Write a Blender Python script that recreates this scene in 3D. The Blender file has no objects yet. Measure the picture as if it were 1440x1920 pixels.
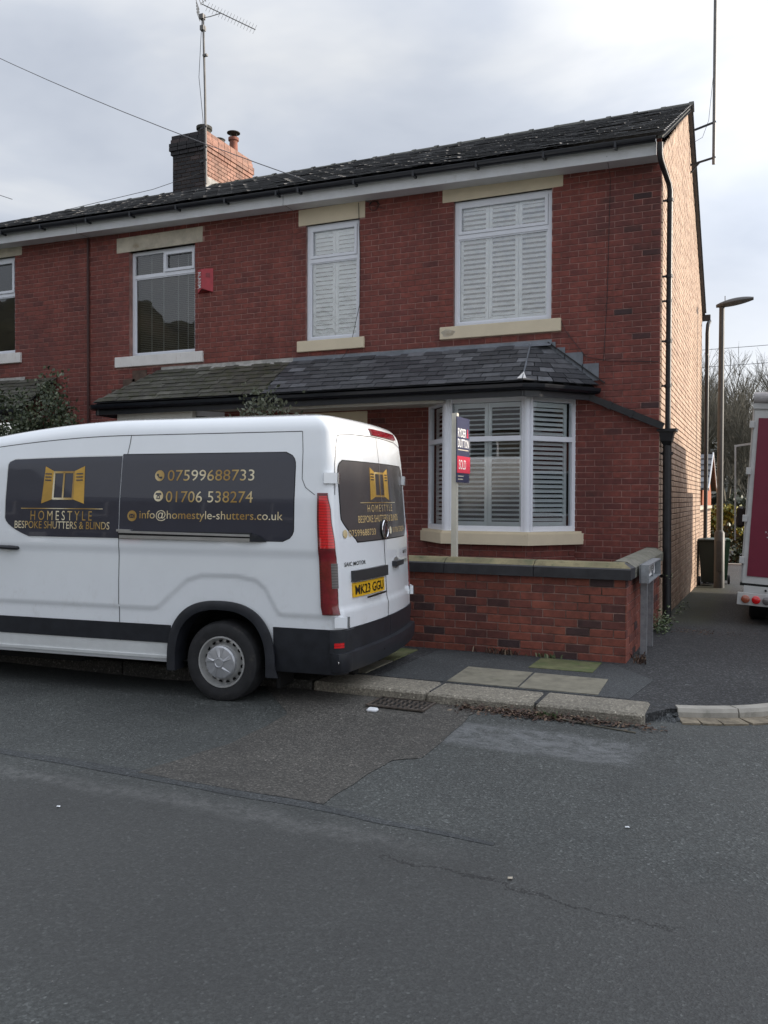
import bpy, math, random
from mathutils import Vector, Matrix, noise
random.seed(7)
R = random.random
def U(a, b): return a + (b - a) * R()
scene = bpy.context.scene
col = scene.collection
# ------------------------------------------------------------------ camera
TH = math.atan(705 / 1604.0)
cam_d = bpy.data.cameras.new('camera'); cam = bpy.data.objects.new('camera', cam_d); col.objects.link(cam)
cam_d.sensor_fit = 'HORIZONTAL'; cam_d.sensor_width = 36; cam_d.lens = 36 * 1604 / 1440.0
cam_d.clip_start = 0.05; cam_d.clip_end = 2000
pitch = math.atan(27 / 1604.0); roll = 0.0041
cam.matrix_world = (Matrix.Translation((0, 0, 1.73)) @ Matrix.Rotation(TH, 4, 'Z')
                    @ Matrix.Rotation(math.pi / 2 - pitch, 4, 'X') @ Matrix.Rotation(roll, 4, 'Z'))
scene.camera = cam
scene.render.resolution_x = 768; scene.render.resolution_y = 1024
# ------------------------------------------------------------------ light
SUN_AZ, SUN_EL = math.radians(28), math.radians(14)      # azimuth from +X towards +Y
world = bpy.data.worlds.new('World'); scene.world = world; world.use_nodes = True
nt = world.node_tree; N = nt.nodes; L = nt.links
for n in list(N): N.remove(n)
out = N.new('ShaderNodeOutputWorld'); bg = N.new('ShaderNodeBackground'); bg.inputs[1].default_value = 0.1
sky = N.new('ShaderNodeTexSky'); sky.sky_type = 'NISHITA'; sky.sun_disc = False
sky.sun_elevation = SUN_EL; sky.sun_rotation = math.pi / 2 - SUN_AZ
tc = N.new('ShaderNodeTexCoord'); mp = N.new('ShaderNodeMapping'); mp.inputs['Scale'].default_value = (1, 1, 2.6)
mp.inputs['Rotation'].default_value = (0.25, 0.15, 0.5)
no = N.new('ShaderNodeTexNoise'); no.inputs['Scale'].default_value = 2.3; no.inputs['Detail'].default_value = 5; no.inputs['Roughness'].default_value = .5
no.inputs['Distortion'].default_value = .25
rp = N.new('ShaderNodeValToRGB')
rp.color_ramp.elements[0].position = .30; rp.color_ramp.elements[0].color = (4.35, 4.8, 5.7, 1)
rp.color_ramp.elements[1].position = .70; rp.color_ramp.elements[1].color = (8.3, 8.4, 8.5, 1)
e = rp.color_ramp.elements.new(.5); e.color = (5.8, 6.2, 6.95, 1)
sx = N.new('ShaderNodeSeparateXYZ')
gr = N.new('ShaderNodeMapRange'); gr.inputs[1].default_value = 0.0; gr.inputs[2].default_value = .28; gr.inputs[3].default_value = 1; gr.inputs[4].default_value = 0
warm = N.new('ShaderNodeMixRGB'); warm.inputs[2].default_value = (8.3, 8.2, 8.0, 1)
mulw = N.new('ShaderNodeMath'); mulw.operation = 'MULTIPLY'; mulw.inputs[1].default_value = .75
zen = N.new('ShaderNodeMapRange'); zen.inputs[1].default_value = .45; zen.inputs[2].default_value = 1.0; zen.inputs[3].default_value = 1; zen.inputs[4].default_value = 1.9
zm = N.new('ShaderNodeVectorMath'); zm.operation = 'SCALE'
mx = N.new('ShaderNodeMixRGB'); mx.inputs[0].default_value = .9
L.new(tc.outputs['Generated'], mp.inputs[0]); L.new(mp.outputs[0], no.inputs['Vector']); L.new(no.outputs[0], rp.inputs[0])
L.new(tc.outputs['Generated'], sx.inputs[0]); L.new(sx.outputs[2], gr.inputs[0]); L.new(sx.outputs[2], zen.inputs[0])
L.new(gr.outputs[0], mulw.inputs[0]); L.new(mulw.outputs[0], warm.inputs[0]); L.new(rp.outputs[0], warm.inputs[1])
glow = N.new('ShaderNodeVectorMath'); glow.operation = 'DOT_PRODUCT'; nrm = N.new('ShaderNodeVectorMath'); nrm.operation = 'NORMALIZE'
L.new(tc.outputs['Generated'], nrm.inputs[0]); L.new(nrm.outputs[0], glow.inputs[0]); glow.inputs[1].default_value = (math.cos(SUN_EL) * math.cos(SUN_AZ), math.cos(SUN_EL) * math.sin(SUN_AZ), math.sin(SUN_EL))
gm = N.new('ShaderNodeMapRange'); gm.interpolation_type = 'SMOOTHSTEP'; gm.inputs[1].default_value = .15; gm.inputs[2].default_value = 1.0; gm.inputs[3].default_value = 1.0; gm.inputs[4].default_value = 2.0
L.new(glow.outputs['Value'], gm.inputs[0])
zg = N.new('ShaderNodeMath'); zg.operation = 'MULTIPLY'; L.new(zen.outputs[0], zg.inputs[0]); L.new(gm.outputs[0], zg.inputs[1])
L.new(warm.outputs[0], zm.inputs[0]); L.new(zg.outputs[0], zm.inputs['Scale'])
L.new(sky.outputs[0], mx.inputs[1]); L.new(zm.outputs[0], mx.inputs[2]); L.new(mx.outputs[0], bg.inputs[0]); L.new(bg.outputs[0], out.inputs[0])
sun_d = bpy.data.lights.new('sun', 'SUN'); sun_d.energy = 5.0; sun_d.angle = math.radians(1.2); sun_d.color = (1, .89, .75)
sun = bpy.data.objects.new('sun', sun_d); col.objects.link(sun)
sv = Vector((math.cos(SUN_EL) * math.cos(SUN_AZ), math.cos(SUN_EL) * math.sin(SUN_AZ), math.sin(SUN_EL)))
sun.rotation_euler = sv.to_track_quat('Z', 'Y').to_euler(); sun.location = (20, 15, 20)
vs = scene.view_settings; vs.view_transform = 'Standard'; vs.look = 'None'; vs.gamma = 1; vs.exposure = 0.2; vs.use_curve_mapping = False

# ------------------------------------------------------------------ helpers
W = {}
def tag(o, label=None, cat=None, group=None, kind=None):
    if label: o['label'] = label
    if cat: o['category'] = cat
    if group: o['group'] = group
    if kind: o['kind'] = kind
    return o
def empty(name, loc=(0, 0, 0), label=None, cat=None, group=None, rot=None, local=False):
    o = bpy.data.objects.new(name, None); col.objects.link(o); o.location = loc; o.empty_display_size = .1
    if rot: o.rotation_euler = rot
    W[o.name] = Vector((0, 0, 0)) if (local or rot) else Vector(loc)
    return tag(o, label, cat, group)
class MB:
    def __init__(s): s.v = []; s.f = []; s.m = []; s.mi = 0; s.tag = []
    def add(s, vs_, fs):
        b = len(s.v); s.v += [tuple(v) for v in vs_]
        for f in fs: s.f.append(tuple(b + i for i in f)); s.m.append(s.mi)
        return s
    def box(s, x0, x1, y0, y1, z0, z1):
        return s.add([(x0, y0, z0), (x1, y0, z0), (x1, y1, z0), (x0, y1, z0), (x0, y0, z1), (x1, y0, z1), (x1, y1, z1), (x0, y1, z1)],
                     [(0, 3, 2, 1), (4, 5, 6, 7), (0, 1, 5, 4), (1, 2, 6, 5), (2, 3, 7, 6), (3, 0, 4, 7)])
    def bbox(s, x0, x1, y0, y1, z0, z1, b=.006):      # bevelled box
        vs_ = []
        for (X, sx_) in ((x0, 1), (x1, -1)):
            for (Y, sy) in ((y0, 1), (y1, -1)):
                for (Z, sz) in ((z0, 1), (z1, -1)):
                    vs_ += [(X, Y + sy * b, Z + sz * b), (X + sx_ * b, Y, Z + sz * b), (X + sx_ * b, Y + sy * b, Z)]
        def i(a, b_, c, k): return (a * 4 + b_ * 2 + c) * 3 + k
        F = []
        for a in (0, 1): F.append((i(a, 0, 0, 0), i(a, 1, 0, 0), i(a, 1, 1, 0), i(a, 0, 1, 0)))
        for a in (0, 1): F.append((i(0, a, 0, 1), i(1, a, 0, 1), i(1, a, 1, 1), i(0, a, 1, 1)))
        for a in (0, 1): F.append((i(0, 0, a, 2), i(1, 0, a, 2), i(1, 1, a, 2), i(0, 1, a, 2)))
        for a in (0, 1):
            for c in (0, 1):
                F.append((i(a, c, 0, 0), i(a, c, 1, 0), i(a, c, 1, 1), i(a, c, 0, 1)))
                F.append((i(a, 0, c, 0), i(a, 1, c, 0), i(a, 1, c, 2), i(a, 0, c, 2)))
                F.append((i(0, a, c, 1), i(1, a, c, 1), i(1, a, c, 2), i(0, a, c, 2)))
        for a in (0, 1):
            for b_ in (0, 1):
                for c in (0, 1): F.append((i(a, b_, c, 0), i(a, b_, c, 1), i(a, b_, c, 2)))
        return s.add(vs_, F)
    def bar(s, a, b, w, h, up=(0, 0, 1)):
        a = Vector(a); b = Vector(b); d = (b - a).normalized(); up = Vector(up)
        if abs(d.dot(up)) > .98: up = Vector((0, 1, 0))
        x = d.cross(up).normalized() * w / 2; y = x.cross(d).normalized() * h / 2
        P = [a - x - y, a + x - y, a + x + y, a - x + y, b - x - y, b + x - y, b + x + y, b - x + y]
        return s.add(P, [(0, 1, 2, 3), (7, 6, 5, 4), (0, 4, 5, 1), (1, 5, 6, 2), (2, 6, 7, 3), (3, 7, 4, 0)])
    def tube(s, pts, r, n=8, caps=True):
        pts = [Vector(p) for p in pts]; k = len(pts)
        rs = r if isinstance(r, (list, tuple)) else [r] * k
        d0 = (pts[1] - pts[0]).normalized(); ref = Vector((0, 0, 1)) if abs(d0.z) < .9 else Vector((1, 0, 0))
        x = d0.cross(ref).normalized(); vs_ = []
        for i, p in enumerate(pts):
            if i == 0: d = d0
            elif i == k - 1: d = (pts[i] - pts[i - 1]).normalized()
            else: d = ((pts[i + 1] - pts[i]).normalized() + (pts[i] - pts[i - 1]).normalized()).normalized()
            x = (x - d * x.dot(d)).normalized(); y = d.cross(x)
            for j in range(n):
                a = 2 * math.pi * j / n; vs_.append(p + (x * math.cos(a) + y * math.sin(a)) * rs[i])
        F = []
        for i in range(k - 1):
            for j in range(n):
                j2 = (j + 1) % n; F.append((i * n + j, i * n + j2, (i + 1) * n + j2, (i + 1) * n + j))
        if caps: F.append(tuple(range(n - 1, -1, -1))); F.append(tuple((k - 1) * n + j for j in range(n)))
        return s.add(vs_, F)
    def lathe(s, prof, c, axis='Z', n=24):
        vs_ = []
        for (r, h) in prof:
            for j in range(n):
                a = 2 * math.pi * j / n
                p = (r * math.cos(a), r * math.sin(a), h)
                if axis == 'Y': p = (p[0], h, p[1])
                if axis == 'X': p = (h, p[0], p[1])
                vs_.append((p[0] + c[0], p[1] + c[1], p[2] + c[2]))
        F = []
        for i in range(len(prof) - 1):
            for j in range(n):
                j2 = (j + 1) % n; F.append((i * n + j, i * n + j2, (i + 1) * n + j2, (i + 1) * n + j))
        return s.add(vs_, F)
    def prism(s, poly, z0, z1):     # polygon in XY extruded in Z
        n = len(poly)
        return s.add([(p[0], p[1], z0) for p in poly] + [(p[0], p[1], z1) for p in poly],
                     [tuple(range(n - 1, -1, -1)), tuple(range(n, 2 * n))] + [(i, (i + 1) % n, n + (i + 1) % n, n + i) for i in range(n)])
    def quad(s, *p): return s.add(p, [tuple(range(len(p)))])
    def mesh(s, name, mats, org=(0, 0, 0), smooth=False):
        me = bpy.data.meshes.new(name)
        me.from_pydata([(v[0] - org[0], v[1] - org[1], v[2] - org[2]) for v in s.v], [], s.f)
        if not isinstance(mats, (list, tuple)): mats = [mats]
        for m in mats: me.materials.append(m)
        if len(mats) > 1: me.polygons.foreach_set('material_index', s.m)
        if smooth:
            me.polygons.foreach_set('use_smooth', [True] * len(me.polygons))
            if smooth is not True:
                me.set_sharp_from_angle(angle=math.radians(smooth))
        me.update(); return me
    def build(s, name, mats, parent=None, smooth=False, label=None, kind=None, cat=None, group=None, fix=True):
        org = W[parent.name] if parent else Vector((0, 0, 0))
        me = s.mesh(name, mats, org, smooth)
        if fix:
            import bmesh
            bm = bmesh.new(); bm.from_mesh(me); bmesh.ops.recalc_face_normals(bm, faces=bm.faces); bm.to_mesh(me); bm.free()
        o = bpy.data.objects.new(name, me); col.objects.link(o)
        if parent: o.parent = parent
        W[o.name] = Vector(org)
        return tag(o, label, cat, group, kind)
def inst(name, me, wloc, parent, rot=None, scale=None):
    o = bpy.data.objects.new(name, me); col.objects.link(o)
    if parent: o.parent = parent; o.location = Vector(wloc) - W[parent.name]
    else: o.location = wloc
    if rot: o.rotation_euler = rot
    if scale: o.scale = scale
    return o
# ------------------------------------------------------------------ materials
def newmat(name):
    m = bpy.data.materials.new(name); m.use_nodes = True; t = m.node_tree
    return m, t.nodes, t.links, t.nodes['Principled BSDF']
def noise_node(N_, L_, co, scale, detail=4, rough=.6, dist=0, sc=None):
    n = N_.new('ShaderNodeTexNoise'); n.inputs['Scale'].default_value = scale; n.inputs['Detail'].default_value = detail
    n.inputs['Roughness'].default_value = rough; n.inputs['Distortion'].default_value = dist
    if sc:
        q = N_.new('ShaderNodeMapping'); q.inputs['Scale'].default_value = sc; L_.new(co, q.inputs[0]); co = q.outputs[0]
    L_.new(co, n.inputs['Vector']); return n.outputs[0]
def ramp(N_, L_, fac, stops):
    r = N_.new('ShaderNodeValToRGB'); els = r.color_ramp.elements
    els[0].position = stops[0][0]; els[0].color = (*stops[0][1], 1); els[1].position = stops[-1][0]; els[1].color = (*stops[-1][1], 1)
    for p, c in stops[1:-1]: q = els.new(p); q.color = (*c, 1)
    L_.new(fac, r.inputs[0]); return r.outputs[0]
def mixc(N_, L_, fac, a, b, mode='MIX'):
    m = N_.new('ShaderNodeMixRGB'); m.blend_type = mode
    for i, x in ((0, fac), (1, a), (2, b)):
        if isinstance(x, (int, float)): m.inputs[i].default_value = x
        elif isinstance(x, tuple): m.inputs[i].default_value = (*x, 1)
        else: L_.new(x, m.inputs[i])
    return m.outputs[0]
def bump(N_, L_, P, h, dist=.01, strength=.5):
    b = N_.new('ShaderNodeBump'); b.inputs['Distance'].default_value = dist; b.inputs['Strength'].default_value = strength
    L_.new(h, b.inputs['Height']); L_.new(b.outputs[0], P.inputs['Normal'])
def wco(N_, L_):
    g = N_.new('ShaderNodeNewGeometry'); return g.outputs['Position']
def simple(name, c, rough=.6, metal=0, var=.12, scale=6, bm=0, coat=0, dirt=None, spec=None, tr=0):
    m, N_, L_, P = newmat(name)
    co = wco(N_, L_); n = noise_node(N_, L_, co, scale, 5, .65)
    d = tuple(max(0, x * (1 - var * 1.6)) for x in c); l = tuple(min(1, x * (1 + var)) for x in c)
    cc = ramp(N_, L_, n, [(.3, d), (.7, l)])
    if dirt:
        n2 = noise_node(N_, L_, co, dirt[2], 6, .7, sc=dirt[3] if len(dirt) > 3 else None)
        q = N_.new('ShaderNodeMapRange'); q.inputs[1].default_value = dirt[1]; q.inputs[2].default_value = dirt[1] + .18; L_.new(n2, q.inputs[0])
        cc = mixc(N_, L_, q.outputs[0], cc, dirt[0])
    L_.new(cc, P.inputs['Base Color'])
    rr = N_.new('ShaderNodeMapRange'); rr.inputs[3].default_value = max(0, rough - .08); rr.inputs[4].default_value = min(1, rough + .1); L_.new(n, rr.inputs[0]); L_.new(rr.outputs[0], P.inputs['Roughness'])
    P.inputs['Metallic'].default_value = metal; P.inputs['Coat Weight'].default_value = coat; P.inputs['Coat Roughness'].default_value = .03
    if spec is not None: P.inputs['Specular IOR Level'].default_value = spec
    if bm: bump(N_, L_, P, noise_node(N_, L_, co, 60, 4, .7), bm, .6)
    return m
def brickmat(name, stops, stain=(.02, .016, .016), stain_amt=.5, pale=None, island=True, rough=.75):
    m, N_, L_, P = newmat(name); co = wco(N_, L_)
    g = N_.new('ShaderNodeNewGeometry'); oi = N_.new('ShaderNodeObjectInfo')
    a = N_.new('ShaderNodeMath'); a.operation = 'ADD'; L_.new(g.outputs['Random Per Island'], a.inputs[0]); L_.new(oi.outputs['Random'], a.inputs[1])
    fr = N_.new('ShaderNodeMath'); fr.operation = 'FRACT'; L_.new(a.outputs[0], fr.inputs[0])
    c = ramp(N_, L_, fr.outputs[0], stops)
    n = noise_node(N_, L_, co, 14, 6, .7); c = mixc(N_, L_, .7, c, ramp(N_, L_, n, [(.3, (.42, .42, .43)), (.7, (1.4, 1.35, 1.3))]), 'MULTIPLY')
    n2 = noise_node(N_, L_, co, .9, 5, .65, .3)
    q = N_.new('ShaderNodeMapRange'); q.inputs[1].default_value = .52; q.inputs[2].default_value = .72; q.inputs[4].default_value = stain_amt; L_.new(n2, q.inputs[0])
    c = mixc(N_, L_, q.outputs[0], c, stain)
    n4 = noise_node(N_, L_, co, 1.0, 4, .6, .2, sc=(2.6, 2.6, .32)); c = mixc(N_, L_, .8, c, ramp(N_, L_, n4, [(.32, (.72, .70, .70)), (.62, (1.1, 1.1, 1.1))]), 'MULTIPLY')
    if pale:
        n3 = noise_node(N_, L_, co, 5, 6, .75); q = N_.new('ShaderNodeMapRange'); q.inputs[1].default_value = .62; q.inputs[2].default_value = .75; q.inputs[4].default_value = .5; L_.new(n3, q.inputs[0])
        c = mixc(N_, L_, q.outputs[0], c, pale)
    L_.new(c, P.inputs['Base Color']); P.inputs['Roughness'].default_value = rough
    bump(N_, L_, P, noise_node(N_, L_, co, 90, 5, .7), .004, .5)
    return m
M = {}
RED = [(0, (.158, .040, .032)), (.3, (.185, .047, .036)), (.6, (.205, .053, .040)), (.85, (.175, .044, .035)), (.97, (.145, .038, .032)), (1, (.12, .034, .030))]
M['brick_red'] = brickmat('red_brick', RED, stain=(.085, .030, .030), stain_amt=.5)
RED2 = [(0, (.17, .05, .036)), (.25, (.215, .062, .042)), (.5, (.24, .072, .046)), (.70, (.19, .054, .038)), (.84, (.13, .042, .034)), (.94, (.075, .032, .030)), (1, (.045, .026, .028))]
M['brick_garden'] = brickmat('garden_wall_brick', RED2, stain=(.045, .025, .022), stain_amt=.6)
M['brick_quoin'] = brickmat('corner_brick', [(0, (.14, .038, .032)), (.5, (.17, .046, .036)), (.75, (.11, .034, .03)), (.92, (.07, .028, .028)), (1, (.035, .022, .025))], stain=(.03, .02, .02), stain_amt=.6)
GAB = [(0, (.42, .295, .215)), (.4, (.50, .365, .27)), (.7, (.54, .40, .30)), (.9, (.45, .32, .235)), (1, (.38, .25, .18))]
M['brick_gable'] = brickmat('gable_brick', GAB, stain=(.38, .25, .19), stain_amt=.4, pale=(.68, .55, .44))
M['brick_chimney'] = brickmat('chimney_brick', [(0, (.28, .14, .10)), (.5, (.36, .19, .14)), (1, (.22, .12, .09))], stain=(.2, .14, .1), stain_amt=.5)
M['brick_soot_shade'] = brickmat('sooty_shaded_brick', [(0, (.016, .016, .019)), (.7, (.026, .024, .028)), (.93, (.05, .04, .042)), (1, (.09, .06, .058))], stain=(.015, .015, .018), stain_amt=.5)  # chimney front: soot, with the shade of that face also in the colour
M['brick_orange'] = brickmat('orange_brick', [(0, (.36, .11, .05)), (1, (.45, .15, .07))], stain_amt=.2)
M['mortar'] = simple('mortar_pink', (.34, .19, .165), .9, var=.25, scale=9, bm=.003, dirt=((.15, .075, .065), .5, 1.4))
M['mortar_dark'] = simple('mortar_dark', (.10, .065, .05), .95, var=.3, scale=9, bm=.003)
M['mortar_garden'] = simple('mortar_garden', (.30, .19, .16), .9, var=.35, scale=9, bm=.003, dirt=((.06, .05, .04), .5, 2))
M['cream'] = simple('cream_painted_stone', (.66, .57, .42), .6, var=.05, scale=3, bm=.001, dirt=((.40, .33, .22), .66, 5))
M['stone_pale'] = simple('weathered_stone', (.52, .47, .38), .8, var=.15, scale=5, bm=.003, dirt=((.30, .23, .15), .52, 3))
M['stone_white'] = simple('white_painted_sill', (.70, .68, .66), .6, var=.06, scale=5, dirt=((.42, .30, .26), .58, 9, (4, 1, .3)))
M['coping_dark'] = simple('black_painted_coping', (.030, .030, .034), .55, var=.3, scale=8, bm=.003, dirt=((.26, .20, .11), .68, 6))
M['coping_top'] = simple('mossy_coping', (.25, .215, .12), .85, var=.3, scale=10, bm=.006, dirt=((.075, .085, .045), .47, 5))
M['coping_grey'] = simple('grey_coping', (.20, .19, .155), .85, var=.3, scale=10, bm=.006, dirt=((.09, .095, .06), .5, 5))
M['upvc'] = simple('white_upvc', (.74, .76, .82), .3, var=.02)
M['fascia'] = simple('white_fascia', (.60, .61, .63), .45, var=.05, dirt=((.42, .42, .40), .6, 4))
M['shutter'] = simple('white_shutter', (.90, .94, .96), .4, var=.02)
M['blind'] = simple('dark_blind', (.26, .25, .23), .5, var=.1)
M['blind_light'] = simple('grey_blind_tape', (.3, .31, .30), .6, var=.1)
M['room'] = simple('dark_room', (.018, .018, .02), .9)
M['curtain'] = simple('net_curtain', (.22, .22, .2), .9)
M['gutter'] = simple('black_gutter', (.010, .012, .018), .32, var=.2, scale=8)
M['iron'] = simple('black_iron_pipe', (.013, .013, .016), .4, var=.3, scale=15, bm=.002)
M['lead'] = simple('lead_flashing', (.16, .175, .20), .5, var=.2, scale=6, bm=.003, dirt=((.30, .31, .33), .6, 4))
M['mortar_pale'] = simple('pale_cement', (.36, .35, .33), .9, var=.25, scale=8, bm=.006)
M['room_white'] = simple('porch_beam', (.50, .49, .45), .7, var=.08)
def slatemat(name, dark, light, moss=None):
    m, N_, L_, P = newmat(name); co = wco(N_, L_)
    g = N_.new('ShaderNodeNewGeometry'); oi = N_.new('ShaderNodeObjectInfo')
    a = N_.new('ShaderNodeMath'); a.operation = 'ADD'; L_.new(g.outputs['Random Per Island'], a.inputs[0]); L_.new(oi.outputs['Random'], a.inputs[1])
    fr = N_.new('ShaderNodeMath'); fr.operation = 'FRACT'; L_.new(a.outputs[0], fr.inputs[0])
    c = ramp(N_, L_, fr.outputs[0], [(0, dark), (.7, tuple((dark[i] + light[i]) / 2 for i in range(3))), (.92, light), (1, tuple(x * 1.5 for x in light))])
    n = noise_node(N_, L_, co, 12, 6, .7); c = mixc(N_, L_, .6, c, ramp(N_, L_, n, [(.3, (.5, .5, .5)), (.7, (1.5, 1.5, 1.5))]), 'MULTIPLY')
    if moss:
        n2 = noise_node(N_, L_, co, moss[2], 6, .7); q = N_.new('ShaderNodeMapRange'); q.inputs[1].default_value = moss[1]; q.inputs[2].default_value = moss[1] + .12; q.inputs[4].default_value = .8; L_.new(n2, q.inputs[0])
        c = mixc(N_, L_, q.outputs[0], c, moss[0])
    L_.new(c, P.inputs['Base Color']); P.inputs['Roughness'].default_value = .52
    bump(N_, L_, P, noise_node(N_, L_, co, 45, 5, .7), .006, .6)
    return m
M['slate'] = slatemat('grey_slate', (.055, .056, .062), (.15, .152, .16), ((.155, .155, .15), .60, 26))
M['slate_porch'] = slatemat('porch_slate', (.034, .036, .042), (.100, .103, .113))
M['slate_moss'] = slatemat('mossy_slate', (.045, .044, .036), (.10, .098, .082), ((.048, .052, .026), .47, 7))
M['ridge'] = simple('ridge_tile', (.075, .075, .065), .8, var=.3, scale=9, bm=.005)
# van
def paint(name, c, rough=.16):
    m, N_, L_, P = newmat(name); co = wco(N_, L_); n = noise_node(N_, L_, co, 2.5, 5, .6)
    c0 = ramp(N_, L_, n, [(.3, tuple(x * .96 for x in c)), (.7, c)])
    sp = N_.new('ShaderNodeSeparateXYZ'); L_.new(co, sp.inputs[0]); fz = N_.new('ShaderNodeMapRange'); fz.inputs[1].default_value = 1.15; fz.inputs[2].default_value = .55; L_.new(sp.outputs[2], fz.inputs[0])
    g2 = noise_node(N_, L_, co, 9, 7, .8, .4, sc=(1, 1, .6)); gq = N_.new('ShaderNodeMapRange'); gq.inputs[1].default_value = .52; gq.inputs[2].default_value = .8; gq.inputs[4].default_value = .5; L_.new(g2, gq.inputs[0])
    gm_ = N_.new('ShaderNodeMath'); gm_.operation = 'MULTIPLY'; L_.new(fz.outputs[0], gm_.inputs[0]); L_.new(gq.outputs[0], gm_.inputs[1])
    L_.new(mixc(N_, L_, gm_.outputs[0], c0, (.45, .42, .36)), P.inputs['Base Color'])
    P.inputs['Roughness'].default_value = .32; P.inputs['Coat Weight'].default_value = 1; P.inputs['Coat Roughness'].default_value = .04
    return m
M['van_white'] = paint('white_van_paint', (.86, .89, .92))
M['van_sill'] = simple('dirty_white_sill', (.74, .76, .76), .35, var=.06, dirt=((.42, .39, .33), .64, 5))
M['black_plastic'] = simple('black_plastic', (.020, .022, .028), .42, var=.2, scale=10)
M['plastic_grey'] = simple('grey_plastic', (.035, .036, .038), .4, var=.1)
M['wrap'] = simple('dark_vinyl_wrap', (.028, .030, .046), .3, var=.04, coat=.5)
M['gasket'] = simple('black_rubber', (.012, .012, .014), .6)
M['tyre'] = simple('tyre_rubber', (.018, .018, .020), .75, var=.3, scale=12, dirt=((.05, .045, .04), .58, 9))
M['rim'] = simple('silver_steel_rim', (.56, .56, .55), .38, .6, var=.1, dirt=((.22, .18, .13), .6, 14))
M['hub'] = simple('silver_hubcap', (.48, .49, .51), .35, .5, var=.06)
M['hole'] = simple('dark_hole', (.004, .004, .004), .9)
M['chrome'] = simple('chrome', (.75, .76, .78), .08, 1, var=.02)
M['alu'] = simple('aluminium_rail', (.55, .55, .56), .3, .8, var=.06)
M['plate'] = simple('yellow_number_plate', (.80, .46, .02), .35, var=.02)
M['ink'] = simple('black_ink', (.008, .008, .008), .4)
M['whiteink'] = simple('white_ink', (.8, .8, .8), .5, var=.01)
def goldmat():
    m, N_, L_, P = newmat('gold_print'); tcn = N_.new('ShaderNodeTexCoord'); w = N_.new('ShaderNodeTexWave')
    w.inputs['Scale'].default_value = .75; w.inputs['Distortion'].default_value = .3; w.wave_profile = 'SIN'
    mpn = N_.new('ShaderNodeMapping'); mpn.inputs['Rotation'].default_value = (0, .5, .4); L_.new(tcn.outputs['Object'], mpn.inputs[0]); L_.new(mpn.outputs[0], w.inputs[0])
    L_.new(ramp(N_, L_, w.outputs[0], [(0, (.36, .21, .05)), (.5, (.52, .36, .13)), (1, (.78, .70, .50))]), P.inputs['Base Color'])
    P.inputs['Roughness'].default_value = .4; return m
M['gold'] = goldmat()
M['gold_pale'] = simple('pale_gold_print', (.72, .52, .24), .35, var=.2, scale=3)
M['gold_rich'] = simple('gold_logo', (.62, .36, .06), .4, var=.2, scale=2)
def lampmat(name, c):
    m, N_, L_, P = newmat(name); tcn = N_.new('ShaderNodeTexCoord')
    w = N_.new('ShaderNodeTexWave'); w.bands_direction = 'Z'; w.inputs['Scale'].default_value = 14; w.inputs['Distortion'].default_value = 1; L_.new(tcn.outputs['Object'], w.inputs[0])
    L_.new(ramp(N_, L_, w.outputs[0], [(0, tuple(x * .6 for x in c)), (1, c)]), P.inputs['Base Color'])
    P.inputs['Roughness'].default_value = .25; P.inputs['Coat Weight'].default_value = 1; P.inputs['Coat Roughness'].default_value = .02; return m
M['lamp_red'] = lampmat('red_tail_lamp', (.78, .006, .010)); M['lamp_deep'] = simple('deep_red_lens', (.20, .006, .012), .2, var=.25, scale=14, coat=1); M['lamp_clear'] = lampmat('smoked_lens', (.16, .14, .14)); M['lamp_dark'] = lampmat('dark_red_lens', (.16, .004, .008))
M['lamp_amber'] = lampmat('amber_lens', (.40, .10, .05))
def glassmat(name, tint=(.8, .85, .85), refl=1.0, base=0.0, crinkle=0):
    m = bpy.data.materials.new(name); m.use_nodes = True; N_ = m.node_tree.nodes; L_ = m.node_tree.links
    for n in list(N_): N_.remove(n)
    o = N_.new('ShaderNodeOutputMaterial'); mixs = N_.new('ShaderNodeMixShader'); t = N_.new('ShaderNodeBsdfTransparent'); g = N_.new('ShaderNodeBsdfGlossy')
    t.inputs[0].default_value = (*tint, 1); g.inputs[0].default_value = (refl, refl, refl, 1); g.inputs['Roughness'].default_value = .015
    f = N_.new('ShaderNodeFresnel'); f.inputs[0].default_value = 1.55
    co = wco(N_, L_); b = N_.new('ShaderNodeBump'); b.inputs['Distance'].default_value = .01; b.inputs['Strength'].default_value = .12
    L_.new(noise_node(N_, L_, co, 7 if crinkle else 1.6, 4 if crinkle else 2, .6, 1.5 if crinkle else 0), b.inputs['Height']); b.inputs['Strength'].default_value = .22 if crinkle else .12; b.inputs['Distance'].default_value = .03 if crinkle else .01; L_.new(b.outputs[0], g.inputs['Normal'])
    a = N_.new('ShaderNodeMath'); a.operation = 'ADD'; a.inputs[1].default_value = base; a.use_clamp = True
    L_.new(f.outputs[0], a.inputs[0]); L_.new(a.outputs[0], mixs.inputs[0]); L_.new(t.outputs[0], mixs.inputs[1]); L_.new(g.outputs[0], mixs.inputs[2]); L_.new(mixs.outputs[0], o.inputs[0])
    return m
M['glass'] = glassmat('window_glass', (.94, .97, .97), 1, .10)
M['glass_up'] = glassmat('upstairs_glass', (.98, .99, .99), 1, .20, 1)
M['glass_dark'] = glassmat('old_window_glass', (.85, .88, .88), 1, .05)
M['glass_van'] = simple('van_glass', (.01, .012, .014), .05, coat=1)
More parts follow.
